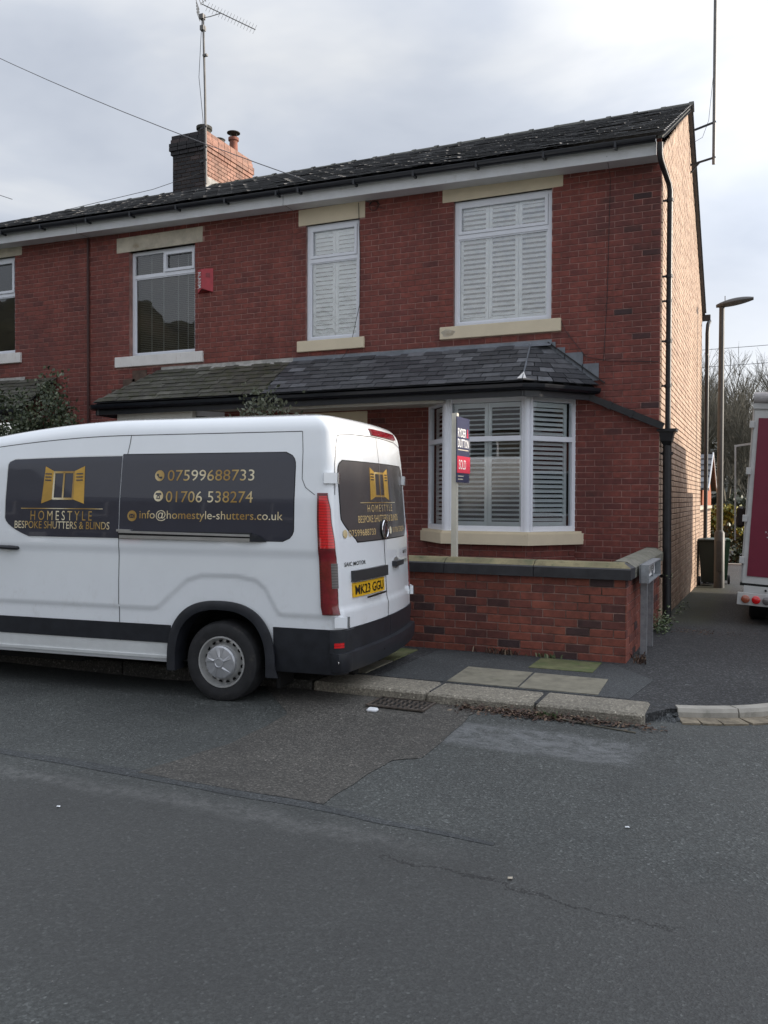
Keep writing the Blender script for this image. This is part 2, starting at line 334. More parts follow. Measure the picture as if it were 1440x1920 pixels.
# outside
M['galv'] = simple('galvanised_steel', (.34, .36, .38), .45, .5, var=.15, scale=20)
M['lamp_post'] = simple('grey_painted_post', (.062, .063, .063), .5, .0, var=.15, scale=10)
M['antenna'] = simple('weathered_aluminium', (.16, .155, .15), .5, .5, var=.2)
M['cable'] = simple('black_cable', (.02, .02, .022), .6)
M['wire'] = simple('grey_wire', (.12, .12, .13), .6)
M['post_wood'] = simple('white_sign_post', (.60, .58, .50), .6, var=.08, dirt=((.3, .28, .22), .64, 6))
M['navy'] = simple('navy_sign', (.028, .034, .085), .4, var=.03)
M['pink'] = simple('crimson_sign', (.62, .03, .075), .4, var=.03)
M['alarm_red'] = simple('faded_red_alarm', (.42, .045, .06), .5, var=.12, scale=10)
M['maroon'] = simple('maroon_truck_panel', (.15, .010, .030), .38, var=.05, coat=.1)
M['truck_white'] = simple('dirty_white_truck', (.48, .48, .47), .4, var=.08, dirt=((.36, .34, .30), .6, 6))
M['tarp'] = simple('grey_tarpaulin', (.42, .40, .40), .6, var=.2, scale=8, bm=.01)
M['blue'] = simple('blue_sticker', (.03, .16, .50), .4); M['yellow'] = simple('yellow_sticker', (.75, .50, .04), .4)
M['bin'] = simple('dark_green_bin', (.012, .022, .020), .45, var=.1); M['bin_green'] = simple('green_bin', (.03, .075, .04), .45, var=.1)
M['terracotta'] = simple('terracotta_pot', (.25, .09, .06), .8, var=.25, scale=9)
M['pot_dark'] = simple('sooty_pot', (.045, .042, .035), .85, var=.3, scale=9)
M['bark'] = simple('grey_bark', (.12, .11, .085), .9, var=.35, scale=6)
M['twig'] = simple('brown_twig', (.13, .12, .095), .9, var=.35, scale=3)
def leafmat(name, stops, rough=.5):
    m, N_, L_, P = newmat(name); g = N_.new('ShaderNodeNewGeometry')
    L_.new(ramp(N_, L_, g.outputs['Random Per Island'], stops), P.inputs['Base Color']); P.inputs['Roughness'].default_value = rough; return m
M['leaf_dark'] = leafmat('evergreen_leaf', [(0, (.022, .034, .016)), (.6, (.045, .062, .030)), (.9, (.085, .10, .05)), (1, (.18, .20, .13))])
M['leaf_olive'] = leafmat('olive_leaf', [(0, (.04, .05, .03)), (.7, (.075, .085, .05)), (1, (.13, .14, .10))])
M['leaf_yellow'] = leafmat('variegated_leaf', [(0, (.06, .09, .02)), (.5, (.20, .20, .03)), (1, (.40, .34, .05))])
M['leaf_hill'] = leafmat('hillside_scrub', [(0, (.022, .026, .016)), (.6, (.045, .045, .028)), (1, (.085, .07, .042))])
M['leaf_weed'] = leafmat('weed_leaf', [(0, (.05, .09, .03)), (.7, (.10, .14, .06)), (1, (.22, .22, .13))])
M['leaf_dead'] = leafmat('dead_leaf', [(0, (.035, .022, .018)), (.6, (.08, .045, .032)), (.9, (.15, .095, .06)), (1, (.26, .2, .14))], .8)
def asphalt(name, base, light, patch=None, rough=.78, speck=.5, worn=False, green=None, gscale=95):
    m, N_, L_, P = newmat(name); co = wco(N_, L_)
    vor = N_.new('ShaderNodeTexVoronoi'); vor.inputs['Scale'].default_value = gscale; L_.new(co, vor.inputs['Vector'])
    fine = noise_node(N_, L_, co, 42, 5, .8)
    big = noise_node(N_, L_, co, .55, 5, .6, .4)
    mid = noise_node(N_, L_, co, 4.5, 5, .65)
    c = ramp(N_, L_, vor.outputs['Color'], [(0, tuple(x * (1 - speck * .75) for x in base)), (.6, base), (.86, light), (1, tuple(x * 2.1 for x in light))])
    c = mixc(N_, L_, .75, c, ramp(N_, L_, fine, [(.33, (.35, .35, .35)), (.66, (1.65, 1.65, 1.65))]), 'MULTIPLY')
    c = mixc(N_, L_, 1, c, ramp(N_, L_, big, [(.3, (.72, .73, .74)), (.7, (1.26, 1.26, 1.24))]), 'MULTIPLY')
    c = mixc(N_, L_, 1, c, ramp(N_, L_, mid, [(.3, (.88, .88, .88)), (.7, (1.1, 1.1, 1.1))]), 'MULTIPLY')
    # sparse pale stones
    v2 = N_.new('ShaderNodeTexVoronoi'); v2.inputs['Scale'].default_value = 34; L_.new(co, v2.inputs['Vector'])
    lt = N_.new('ShaderNodeMath'); lt.operation = 'LESS_THAN'; lt.inputs[1].default_value = .11; L_.new(v2.outputs['Distance'], lt.inputs[0])
    sc_ = N_.new('ShaderNodeSeparateColor'); L_.new(v2.outputs['Color'], sc_.inputs[0])
    gt = N_.new('ShaderNodeMath'); gt.operation = 'GREATER_THAN'; gt.inputs[1].default_value = .86; L_.new(sc_.outputs[0], gt.inputs[0])
    mm = N_.new('ShaderNodeMath'); mm.operation = 'MULTIPLY'; L_.new(lt.outputs[0], mm.inputs[0]); L_.new(gt.outputs[0], mm.inputs[1])
    c = mixc(N_, L_, mm.outputs[0], c, (.20, .20, .19))
    def rng(sock, a, b, w):       # soft window a..b
        q = N_.new('ShaderNodeMapRange'); q.interpolation_type = 'SMOOTHSTEP'; q.inputs[1].default_value = a - w; q.inputs[2].default_value = a; L_.new(sock, q.inputs[0])
        r_ = N_.new('ShaderNodeMapRange'); r_.interpolation_type = 'SMOOTHSTEP'; r_.inputs[1].default_value = b; r_.inputs[2].default_value = b + w; r_.inputs[3].default_value = 1; r_.inputs[4].default_value = 0; L_.new(sock, r_.inputs[0])
        x = N_.new('ShaderNodeMath'); x.operation = 'MULTIPLY'; L_.new(q.outputs[0], x.inputs[0]); L_.new(r_.outputs[0], x.inputs[1]); return x.outputs[0]
    def mul(a, b):
        x = N_.new('ShaderNodeMath'); x.operation = 'MULTIPLY'
        L_.new(a, x.inputs[0])
        if isinstance(b, float): x.inputs[1].default_value = b
        else: L_.new(b, x.inputs[1])
        return x.outputs[0]
    if worn:
        s3 = N_.new('ShaderNodeSeparateXYZ')
        wob = N_.new('ShaderNodeVectorMath'); wob.operation = 'SCALE'; wob.inputs['Scale'].default_value = .25
        nn = N_.new('ShaderNodeTexNoise'); nn.inputs['Scale'].default_value = 1.2; L_.new(co, nn.inputs['Vector']); L_.new(nn.outputs['Color'], wob.inputs[0])
        ad = N_.new('ShaderNodeVectorMath'); L_.new(co, ad.inputs[0]); L_.new(wob.outputs[0], ad.inputs[1]); L_.new(ad.outputs[0], s3.inputs[0])
        streak = noise_node(N_, L_, co, 6, 7, .85, .8, sc=(.9, 2.0, 1))
        q = N_.new('ShaderNodeMapRange'); q.inputs[1].default_value = .40; q.inputs[2].default_value = .60; L_.new(streak, q.inputs[0])
        # pale scuffed zone by the kerb, and the worn paint line along the crown of the road
        z1 = mul(mul(rng(s3.outputs[0], -1.85, -.75, .25), rng(s3.outputs[1], 5.85, 6.2, .14)), q.outputs[0])
        c = mixc(N_, L_, mul(z1, .8), c, (.17, .175, .18))
        s5 = noise_node(N_, L_, co, 11, 6, .85); q2 = N_.new('ShaderNodeMapRange'); q2.inputs[1].default_value = .42; q2.inputs[2].default_value = .60; L_.new(s5, q2.inputs[0])
        z2 = mul(mul(rng(s3.outputs[0], -30, -1.9, .9), rng(s3.outputs[1], 4.04, 4.08, .10)), q2.outputs[0])
        c = mixc(N_, L_, mul(z2, .62), c, (.19, .19, .185))
        z3 = mul(rng(s3.outputs[0], -3.6, 3, 1.4), rng(s3.outputs[1], 2.6, 3.9, .5))
        c = mixc(N_, L_, mul(z3, .55), c, (.042, .041, .040), 'MIX')
        # crack
        cn = N_.new('ShaderNodeTexNoise'); cn.inputs['Scale'].default_value = 2.2; cn.inputs['Detail'].default_value = 6; cn.inputs['Roughness'].default_value = .8; L_.new(co, cn.inputs['Vector'])
        s4 = N_.new('ShaderNodeSeparateXYZ'); L_.new(co, s4.inputs[0])
        yy = N_.new('ShaderNodeMath'); yy.operation = 'MULTIPLY_ADD'; yy.inputs[1].default_value = .4; L_.new(cn.outputs[0], yy.inputs[0]); L_.new(s4.outputs[1], yy.inputs[2])
        yx = N_.new('ShaderNodeMath'); yx.operation = 'MULTIPLY_ADD'; yx.inputs[1].default_value = .13; L_.new(s4.outputs[0], yx.inputs[0]); L_.new(yy.outputs[0], yx.inputs[2])
        cr = mul(rng(yx.outputs[0], 3.736, 3.744, .007), rng(s4.outputs[0], -1.6, -.35, .15))
        c = mixc(N_, L_, mul(cr, .85), c, (.008, .008, .008))
    if green:
        gn = noise_node(N_, L_, co, 1.8, 5, .7); s3 = N_.new('ShaderNodeSeparateXYZ'); L_.new(co, s3.inputs[0])
        z = rng(s3.outputs[0], -1.4, -.75, .35)
        c = mixc(N_, L_, mul(mul(z, rng(s3.outputs[1], 12.4, 19, 1.2)), mul(gn, 1.3)), c, green)
    L_.new(c, P.inputs['Base Color'])
    rr = N_.new('ShaderNodeMapRange'); rr.inputs[3].default_value = rough - .12; rr.inputs[4].default_value = rough + .1; L_.new(mid, rr.inputs[0]); L_.new(rr.outputs[0], P.inputs['Roughness'])
    h = mixc(N_, L_, .5, vor.outputs['Distance'], fine)
    bump(N_, L_, P, h, .010, .75)
    return m
M['road'] = asphalt('road_asphalt', (.053, .057, .055), (.084, .089, .086), rough=.66, worn=True)
M['road_brown'] = asphalt('brown_road_patch', (.060, .056, .050), (.104, .096, .086), speck=.55)
M['road_dark'] = asphalt('dark_road_patch', (.045, .049, .052), (.07, .074, .076))
M['pavement'] = asphalt('pavement_tarmac', (.026, .027, .029), (.070, .072, .075), speck=.7, gscale=70, green=(.036, .040, .016), rough=.85)
M['granite_shaded'] = asphalt('shaded_granite_kerb', (.055, .052, .046), (.10, .095, .085), gscale=70, rough=.85)  # kerb granite darkened: the shade under the van is painted into its colour
M['granite'] = asphalt('granite_kerb', (.20, .18, .145), (.27, .245, .20), gscale=85, speck=.3, rough=.8)
M['kerb_smooth'] = simple('smooth_stone_kerb', (.36, .34, .30), .8, var=.15, scale=5, bm=.004, dirt=((.15, .15, .12), .56, 4))
M['channel'] = simple('sandstone_channel', (.22, .185, .135), .9, var=.3, scale=12, bm=.008, dirt=((.09, .08, .05), .55, 7))
M['flag'] = simple('paving_flag', (.205, .19, .145), .85, var=.2, scale=7, bm=.005, dirt=((.10, .10, .065), .57, 4))
M['flag_moss'] = simple('mossy_flag', (.125, .13, .060), .9, var=.25, scale=7, bm=.005, dirt=((.07, .10, .03), .5, 5))
M['grate'] = simple('rusty_iron', (.105, .085, .07), .75, .2, var=.4, scale=20, bm=.003)
M['soil'] = simple('garden_soil', (.05, .04, .03), .95, var=.3, bm=.01)
M['grass'] = simple('rough_grass', (.07, .085, .03), .95, var=.4, scale=.3, bm=.01, dirt=((.09, .075, .04), .5, .08))
M['hillmat'] = simple('wooded_slope', (.040, .040, .026), .95, var=.4, scale=.25, dirt=((.06, .05, .035), .5, .1))
M['litter'] = simple('white_plastic_litter', (.8, .82, .85), .4)

M['opp_stone'] = simple('dark_gritstone', (.075, .065, .055), .9, var=.25, scale=2)
# ------------------------------------------------------------------ ground
SX = 0
def fall(Y):
    if Y < 11.5: return 0.0
    if Y < 45: return -.027 * (Y - 11.5)
    return -.027 * 33.5
def sheet(xs, ys, zf):
    mb = MB(); nx = len(xs)
    mb.add([(x, y, zf(x, y)) for y in ys for x in xs], [(j * nx + i, j * nx + i + 1, (j + 1) * nx + i + 1, (j + 1) * nx + i) for j in range(len(ys) - 1) for i in range(nx - 1)])
    return mb
ys = [-400, -60, -12, 0, 6, 11.5, 15, 20, 25, 30, 35, 40, 45, 60, 400]
sheet([-400, -60, -20, 0, 20, 60, 400], ys, lambda x, y: -.03 + fall(y)).build('ground', M['grass'], kind='structure')
def rz(x, y):      # tarmac built up towards the kerb
    q = max(0, min(1, (y - 5.75) / .7)); return .048 * q * q * (3 - 2 * q) * max(0, min(1, (2.5 - x) / 1.5)) * max(0, min(1, (x + 5.2) / 1.4))
sheet([-120, -60, -20, -8, -5.2, -4.5, -3.8, -3.3, -2.8, -2.3, -1.8, -1.3, -.85, -.6, -.35, 0, .5, 1, 1.7, 2.5, 20, 60, 120], [-4.5, -1, 3, 5, 5.75, 5.9, 6.05, 6.2, 6.35, 6.5, 7.3], rz).build('road', M['road'], kind='structure')
sheet([.3, 3, 7.2], [7.3, 11.5, 20, 30, 45, 60], lambda x, y: fall(y)).build('side_street', M['road'], kind='structure')
def flatpoly(name, pts, z, mat):
    # a sheet with slightly irregular edges
    out_ = []
    n = len(pts)
    for i in range(n):
        a = Vector((*pts[i], 0)); b = Vector((*pts[(i + 1) % n], 0)); k = max(1, int((b - a).length / .12))
        for j in range(k):
            p = a.lerp(b, j / k); w = noise.noise_vector(p * 3.1) * .025; out_.append((p.x + w.x, p.y + w.y, z))
    mb = MB(); mb.add(out_, [tuple(range(len(out_)))])
    return mb.build(name, mat, kind='structure')
def tabl(t, z):
    if z <= t[0][0]: return t[0][1]
    for (a, b), (c, d) in zip(t, t[1:]):
        if z <= c: return b + (d - b) * (z - a) / (c - a)
    return t[-1][1]
mb = MB(); yy = [4.25 + .06 * k for k in range(40)]; LT = [(4.25, -3.56), (5.0, -3.38), (5.9, -3.42), (6.6, -4.1)]; RT = [(4.22, -2.245), (4.75, -2.22), (5.16, -2.20), (5.27, -2.04), (6.3, -2.05), (6.6, -1.95)]
for k, y in enumerate(yy):
    w1 = noise.noise(Vector((y * 3, 1, 2))) * .03; w2 = noise.noise(Vector((y * 3, 5, 2))) * .03; a, b = tabl(LT, y) + w1, tabl(RT, y) + w2
    for q in range(9):
        x = a + (b - a) * q / 8; mb.v.append((x, y + (.03 * noise.noise(Vector((x * 3, 0, 7))) if k == 0 else 0), rz(x, y) + .004))
    if k: mb.f += [((k - 1) * 9 + q, (k - 1) * 9 + q + 1, k * 9 + q + 1, k * 9 + q) for q in range(8)]; mb.m += [0] * 8
mb.build('road_patch', M['road_brown'], kind='structure')
flatpoly('road_seam', [(-9, 4.26), (-3.57, 4.30), (-2.9, 4.27), (-2.2, 4.23), (-1.2, 4.14), (-1.2, 4.10), (-2, 4.14), (-4, 4.20), (-9, 4.2)], .0025, M['road_dark'])
# pavement (one sheet with a rounded corner) -----------------------------------
pv = [(-60, 6.72), (-3.5, 6.72), (-.80, 6.6), (-.62, 6.9), (-.3, 6.99), (.03, 7.18), (.32, 7.5), (.55, 8.0), (.68, 8.8), (.72, 11.5), (.72, 45)]
mb = MB(); inner = [(-60, 45), (-1.1, 45)]
secs = []
ysx = [11.5, 14, 17, 20, 24, 30, 38, 45]
mb.add([(p[0], p[1], .115) for p in pv[:-1]] + [(-60, 11.5, .115)], [tuple(range(len(pv)))])
for i in range(len(ysx) - 1):
    a, b = ysx[i], ysx[i + 1]; mb.quad((-1.4, a, .115 + fall(a)), (.72, a, .115 + fall(a)), (.72, b, .115 + fall(b)), (-1.4, b, .115 + fall(b)))
for i in range(len(pv) - 2):
    a, b = pv[i], pv[i + 1]; mb.quad((a[0], a[1], .115), (b[0], b[1], .115), (b[0], b[1], -.05), (a[0], a[1], -.05))
pavement = mb.build('pavement', M['pavement'], kind='structure')
def flag(x0, x1, y0, y1, mat, skew=0):
    m = MB(); m.prism([(x0, y0), (x1, y0 + .01), (x1 + skew, y1), (x0 + skew, y1 + .01)], .10, .124); m.build('paving_flag', mat, pavement)
flag(-2.50, -1.875, 7.08, 7.76, M['flag'], -.03); flag(-1.86, -1.20, 7.09, 7.74, M['flag'], -.02)
flag(-2.0, -1.40, 7.98, 8.50, M['flag_moss']); flag(-3.52, -3.30, 7.10, 7.74, M['flag']); flag(-3.55, -3.30, 7.76, 8.42, M['flag_moss'])
m = MB(); m.prism([(-3.15, 7.05), (-.95, 7.07), (-.85, 7.9), (-1.3, 8.5), (-3.1, 8.55)], .10, .119); m.build('tarmac_repair', M['road_dark'], pavement, kind='stuff')
kerb = empty('kerb', (0, 0, 0)); tag(kerb, kind='structure')
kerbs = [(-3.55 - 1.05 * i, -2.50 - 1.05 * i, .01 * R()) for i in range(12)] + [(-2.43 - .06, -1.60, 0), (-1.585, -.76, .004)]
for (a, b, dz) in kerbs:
    m = MB(); m.bbox(a, b - .012, 6.545 + dz, 6.985 + dz, -.05, .128 + dz, .018); m.build('kerb_stone', M['granite_shaded'] if b < -3.4 else M['granite'], kerb)
arc = [(-.56, 6.87), (-.43, 6.905), (-.3, 6.955), (-.13, 7.04), (.03, 7.15), (.2, 7.31), (.33, 7.47), (.57, 7.97), (.70, 8.8), (.74, 10.2), (.74, 11.5)]
joint = {0, 3, 5, 7, 8, 9, 10}
for i in range(len(arc) - 1):
    a = Vector((*arc[i], 0)); b = Vector((*arc[i + 1], 0)); d = (b - a).normalized(); n = Vector((-d.y, d.x, 0)) * .16
    e0 = Vector((*arc[i - 1], 0)) if i else a - d; e1 = Vector((*arc[i + 2], 0)) if i + 2 < len(arc) else b + d
    def nn_(p, q, r): t = ((q - p).normalized() + (r - q).normalized()).normalized(); return Vector((-t.y, t.x, 0)) * .13
    na, nb_ = nn_(e0, a, b), nn_(a, b, e1)
    if i in joint: a = a + d * .005
    if i + 1 in joint: b = b - d * .005
    if i in joint: km = MB()
    sec = [(0, -.05), (0, .10), (.12, .128), (1, .125), (1, -.05)]
    km.add([a + na * t + Vector((0, 0, z)) for t, z in sec] + [b + nb_ * t + Vector((0, 0, z)) for t, z in sec], [(k, k + 1, 6 + k, 5 + k) for k in range(4)] + ([(0, 1, 2, 3, 4)] if i in joint else []) + ([(5, 6, 7, 8, 9)] if i + 1 in joint else []))
    if i + 1 in joint: km.build('kerb_stone', M['kerb_smooth'], kerb)
    if i < 7:
        n2 = -n.normalized() * .17; m = MB(); P = [a + n2, b + n2, b, a]; m.prism([(p.x, p.y) for p in P], -.05, .062); m.build('channel_stone', M['channel'], kerb)
g_ = MB(); rnd = random.Random(3)   # crumbled gap between the two kerbs
for k in range(90):
    x, y = rnd.uniform(-.75, -.55), rnd.uniform(6.62, 7.0); s = rnd.uniform(.012, .035); z = .10 * (y - 6.6) / .4
    g_.add([(x - s, y, z), (x, y - s, z), (x + s, y, z), (x, y + s, z), (x, y, z + s * .8)], [(0, 1, 4), (1, 2, 4), (2, 3, 4), (3, 0, 4)])
g_.quad((-.76, 6.62, .0), (-.55, 6.80, .0), (-.55, 7.02, .118), (-.76, 7.0, .118))
g_.build('kerb_rubble', M['road_dark'], kind='stuff', label='crumbled tarmac in the gap between the two kerbs', cat='rubble', fix=False)
# ------------------------------------------------------------------ brick work
def cut(u0, u1, holes, v):
    segs = [(u0, u1)]
    for (a, b, c, d) in holes:
        if c < v < d:
            ns = []
            for (s, e_) in segs:
                if b <= s or a >= e_: ns.append((s, e_))
                else:
                    if s < a: ns.append((s, a))
                    if e_ > b: ns.append((b, e_))
            segs = ns
    return segs
def piece(mb, O, Uv, Nv, u0, u1, v0, v1, dp, c=.004, sh=0):
    b = .004
    def P(u, v, n): return O + Uv * u + Vector((0, 0, v + sh * u)) + Nv * n
    f = [P(u0 + b, v0 + b, dp), P(u1 - b, v0 + b, dp), P(u1 - b, v1 - b, dp), P(u0 + b, v1 - b, dp)]
    g = [P(u0, v0, dp - .004), P(u1, v0, dp - .004), P(u1, v1, dp - .004), P(u0, v1, dp - .004)]
    h = [P(u0, v0, -.006), P(u1, v0, -.006), P(u1, v1, -.006), P(u0, v1, -.006)]
    mb.add(f + g + h, [(0, 1, 2, 3)] + [(4 + i, 4 + (i + 1) % 4, (i + 1) % 4, i) for i in range(4)] + [(8 + i, 8 + (i + 1) % 4, 4 + (i + 1) % 4, 4 + i) for i in range(4)])
def brickwork(parent, O, Uv, Nv, u0, u1, v0, v1, holes, mat, L_=.235, C_=.0825, jt=.010, nind=0, keyfn=None, proud=.0035, ulim=None, sh=0, seed=1, quoin=None, qn=None):
    rg = random.Random(seed); O = Vector(O); Uv = Vector(Uv).normalized(); Nv = Vector(Nv).normalized()
    full = []; mb = MB(); mq = MB(); nrow = int(round((v1 - v0) / C_))
    for r in range(nrow):
        va = v0 + r * C_ + jt / 2; vb = v0 + (r + 1) * C_ - jt / 2; vm = (va + vb) / 2
        a0, a1 = (u0, u1) if not ulim else ulim(vm)
        if a1 - a0 < .05: continue
        off = (r % 2) * L_ / 2 + (.0 if r % 2 else 0)
        k0 = int(math.floor((a0 - u0) / L_)) - 1
        k = k0
        while True:
            s = u0 - off + k * L_ ; e_ = s + L_; k += 1
            if s >= a1: break
            if e_ <= a0: continue
            ss, ee = max(s, a0), min(e_, a1)
            for (x, y) in cut(ss + jt / 2, ee - jt / 2, holes, vm):
                if y - x < .03: continue
                isq = quoin and quoin(x, y, vm, rg)
                if nind and not isq and (y - x) > L_ - jt - .002 : full.append((x, y, va, vb))
                else: piece(mq if isq else mb, O, Uv, Nv, x, y, va, vb, proud * rg.uniform(.75, 1.3), sh=sh)
    if nind and full:
        full.sort(key=lambda q: (O + Uv * ((q[0] + q[1]) / 2) + Vector((0, 0, q[2])) - Vector((0, 0, 1.73))).length)
        for q in full[nind:]: piece(mb, O, Uv, Nv, q[0], q[1], q[2], q[3], proud * rg.uniform(.75, 1.3), sh=sh)
        mes = []
        for t in range(3):
            q = MB(); piece(q, Vector((0, 0, 0)), Uv, Nv, -(L_ - jt) / 2, (L_ - jt) / 2, -(C_ - jt) / 2, (C_ - jt) / 2, proud * (.8 + .25 * t), sh=sh); mes.append(q.mesh('brick', mat))
        for q in full[:nind]:
            uu = (q[0] + q[1]) / 2; inst('brick', rg.choice(mes), O + Uv * uu + Vector((0, 0, (q[2] + q[3]) / 2 + sh * uu)), parent)
    if mb.f: mb.build('brickwork', mat, parent, kind='stuff', fix=False)
    if mq.f: mq.build('corner_brickwork', qn or M['brick_quoin'], parent, kind='stuff', fix=False)
def holed(mb, O, Uv, u0, u1, v0, v1, holes, depth=.13, Nv=None):
    O = Vector(O); Uv = Vector(Uv).normalized()
    us = sorted(set([u0, u1] + [min(max(x, u0), u1) for h in holes for x in h[:2]])); vs_ = sorted(set([v0, v1] + [min(max(x, v0), v1) for h in holes for x in h[2:]]))
    def P(u, v, n=0): return O + Uv * u + Vector((0, 0, v)) - Vector(Nv) * n
    for i in range(len(us) - 1):
        for j in range(len(vs_) - 1):
            um, vm = (us[i] + us[i + 1]) / 2, (vs_[j] + vs_[j + 1]) / 2
            if any(h[0] < um < h[1] and h[2] < vm < h[3] for h in holes): continue
            mb.quad(P(us[i], vs_[j]), P(us[i + 1], vs_[j]), P(us[i + 1], vs_[j + 1]), P(us[i], vs_[j + 1]))
    for h in holes:
        a, b, c, d = h
        for (p, q) in (((a, c), (a, d)), ((b, c), (b, d)), ((a, c), (b, c)), ((a, d), (b, d))):
            mb.quad(P(*p), P(*q), P(q[0], q[1], depth), P(p[0], p[1], depth))
FY = 11.59
# ------------------------------------------------------------------ windows
def frame_rect(mb, x0, x1, z0, z1, w, y0, y1):
    mb.box(x0, x0 + w, y0, y1, z0, z1); mb.box(x1 - w, x1, y0, y1, z0, z1); mb.box(x0 + w, x1 - w, y0, y1, z0, z0 + w); mb.box(x0 + w, x1 - w, y0, y1, z1 - w, z1)
def xf(obj_mb, O, ang):   # place a mesh made along +X / facing -Y at O turned by ang
    c, s = math.cos(ang), math.sin(ang)
    obj_mb.v = [(O[0] + x * c - y * s, O[1] + x * s + y * c, O[2] + z) for (x, y, z) in obj_mb.v]
    return obj_mb
def shutters(win, O, ang, w, z0, z1, n, zm, sp, tilt, gap=.0):
    pw = w / n; mb = MB(); cells = []
    for i in range(n):
        a = i * pw + .003; b = (i + 1) * pw - .003; st = .045
        mb.box(a, a + st, .10, .13, z0, z1); mb.box(b - st, b, .10, .13, z0, z1)
        mb.box(a + st, b - st, .10, .13, z0, z0 + .075); mb.box(a + st, b - st, .10, .13, z1 - .06, z1)
        mb.box(a + st, b - st, .10, .13, zm - .035, zm + .035)
        cells += [(a + st, b - st, z0 + .075, zm - .035), (a + st, b - st, zm + .035, z1 - .06)]
    xf(mb, O, ang).build('shutter_frame', M['shutter'], win)
    L0 = cells[0][1] - cells[0][0]
    lm = MB(); hw = sp * (.46 if .5 < tilt < .6 else .50); ct, st_ = math.cos(tilt), math.sin(tilt)
    lm.add([(-L0 / 2, -hw * st_, -hw * ct), (L0 / 2, -hw * st_, -hw * ct), (L0 / 2, -.004, .003), (-L0 / 2, -.004, .003), (L0 / 2, hw * st_, hw * ct), (-L0 / 2, hw * st_, hw * ct), (L0 / 2, .005, -.003), (-L0 / 2, .005, -.003)],
           [(0, 1, 2, 3), (3, 2, 4, 5), (5, 4, 6, 7), (7, 6, 1, 0)])
    me = lm.mesh('louvre', M['shutter'])
    c, s = math.cos(ang), math.sin(ang)
    for (a, b, c0, c1) in cells:
        k = max(1, int(round((c1 - c0) / sp))); q = (c1 - c0) / k; xm = (a + b) / 2; ym = .115
        for j in range(k):
            inst('louvre', me, (O[0] + xm * c - ym * s, O[1] + xm * s + ym * c, O[2] + c0 + (j + .5) * q), win, rot=(0, 0, ang))
def sash_window(house, x0, x1, z0, z1, zt, shut=0, tilt=.25, sp=.068, deep=.05, left_opener=None, name='window', label=None, mat=None, glass=None):
    win = empty(name, (x0, FY, z0)); win.parent = house; win.location = Vector((x0, FY, z0)) - W[house.name]; W[win.name] = Vector((x0, FY, z0))
    if label: win['label'] = label
    y0 = FY + deep; mb = MB(); frame_rect(mb, x0 + .005, x1 - .005, z0, z1, .055, y0, y0 + .06)
    mb.box(x0 + .06, x1 - .06, y0, y0 + .06, zt - .035, zt + .025)
    ff = MB(); frame_rect(ff, x0 + .065, x1 - .065, zt + .028, z1 - .058, .04, y0 - .012, y0 + .03) if not left_opener else frame_rect(ff, (x0 + x1) / 2 + .0, x1 - .065, zt + .028, z1 - .058, .045, y0 - .02, y0 + .03)
    if left_opener: mb.box((x0 + x1) / 2 - .03, (x0 + x1) / 2 + .0, y0, y0 + .06, zt + .025, z1 - .055)
    bead = MB(); frame_rect(bead, x0 + .06, x1 - .06, z0 + .055, zt - .035, .018, y0 + .012, y0 + .032)
    mb.build('frame', mat or M['upvc'], win); ff.build('opening_sash', mat or M['upvc'], win); bead.build('glazing_bead', mat or M['upvc'], win)
    gl = MB(); gl.quad((x0 + .06, y0 + .028, z0 + .05), (x1 - .06, y0 + .028, z0 + .05), (x1 - .06, y0 + .028, zt), (x0 + .06, y0 + .028, zt)); gl.build('pane', glass or M['glass'], win, fix=False)
    gl = MB(); gl.quad((x0 + .06, y0 + .026, zt), (x1 - .06, y0 + .026, zt), (x1 - .06, y0 + .026, z1 - .05), (x0 + .06, y0 + .026, z1 - .05)); gl.build('pane', glass or M['glass'], win, fix=False)
    if shut: shutters(win, (x0 + .06, y0 - .035, 0), 0, x1 - x0 - .12, z0 + .05, z1 - .06, shut, zt, sp, tilt)
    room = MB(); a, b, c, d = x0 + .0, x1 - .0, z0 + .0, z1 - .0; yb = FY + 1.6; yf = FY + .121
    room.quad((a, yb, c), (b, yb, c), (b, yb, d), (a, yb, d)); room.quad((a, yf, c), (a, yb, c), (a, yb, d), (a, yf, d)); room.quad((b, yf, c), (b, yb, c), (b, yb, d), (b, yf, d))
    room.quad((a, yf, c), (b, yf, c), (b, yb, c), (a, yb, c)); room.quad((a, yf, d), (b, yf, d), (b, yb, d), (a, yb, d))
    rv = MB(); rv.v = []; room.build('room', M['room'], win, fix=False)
    return win
def stone(house, x0, x1, z0, z1, mat, name, proud=.03, b=.006, y1=None):
    m = MB(); m.bbox(x0, x1, FY - proud, FY + (y1 or .12), z0, z1, b); return m.build(name, mat, house)
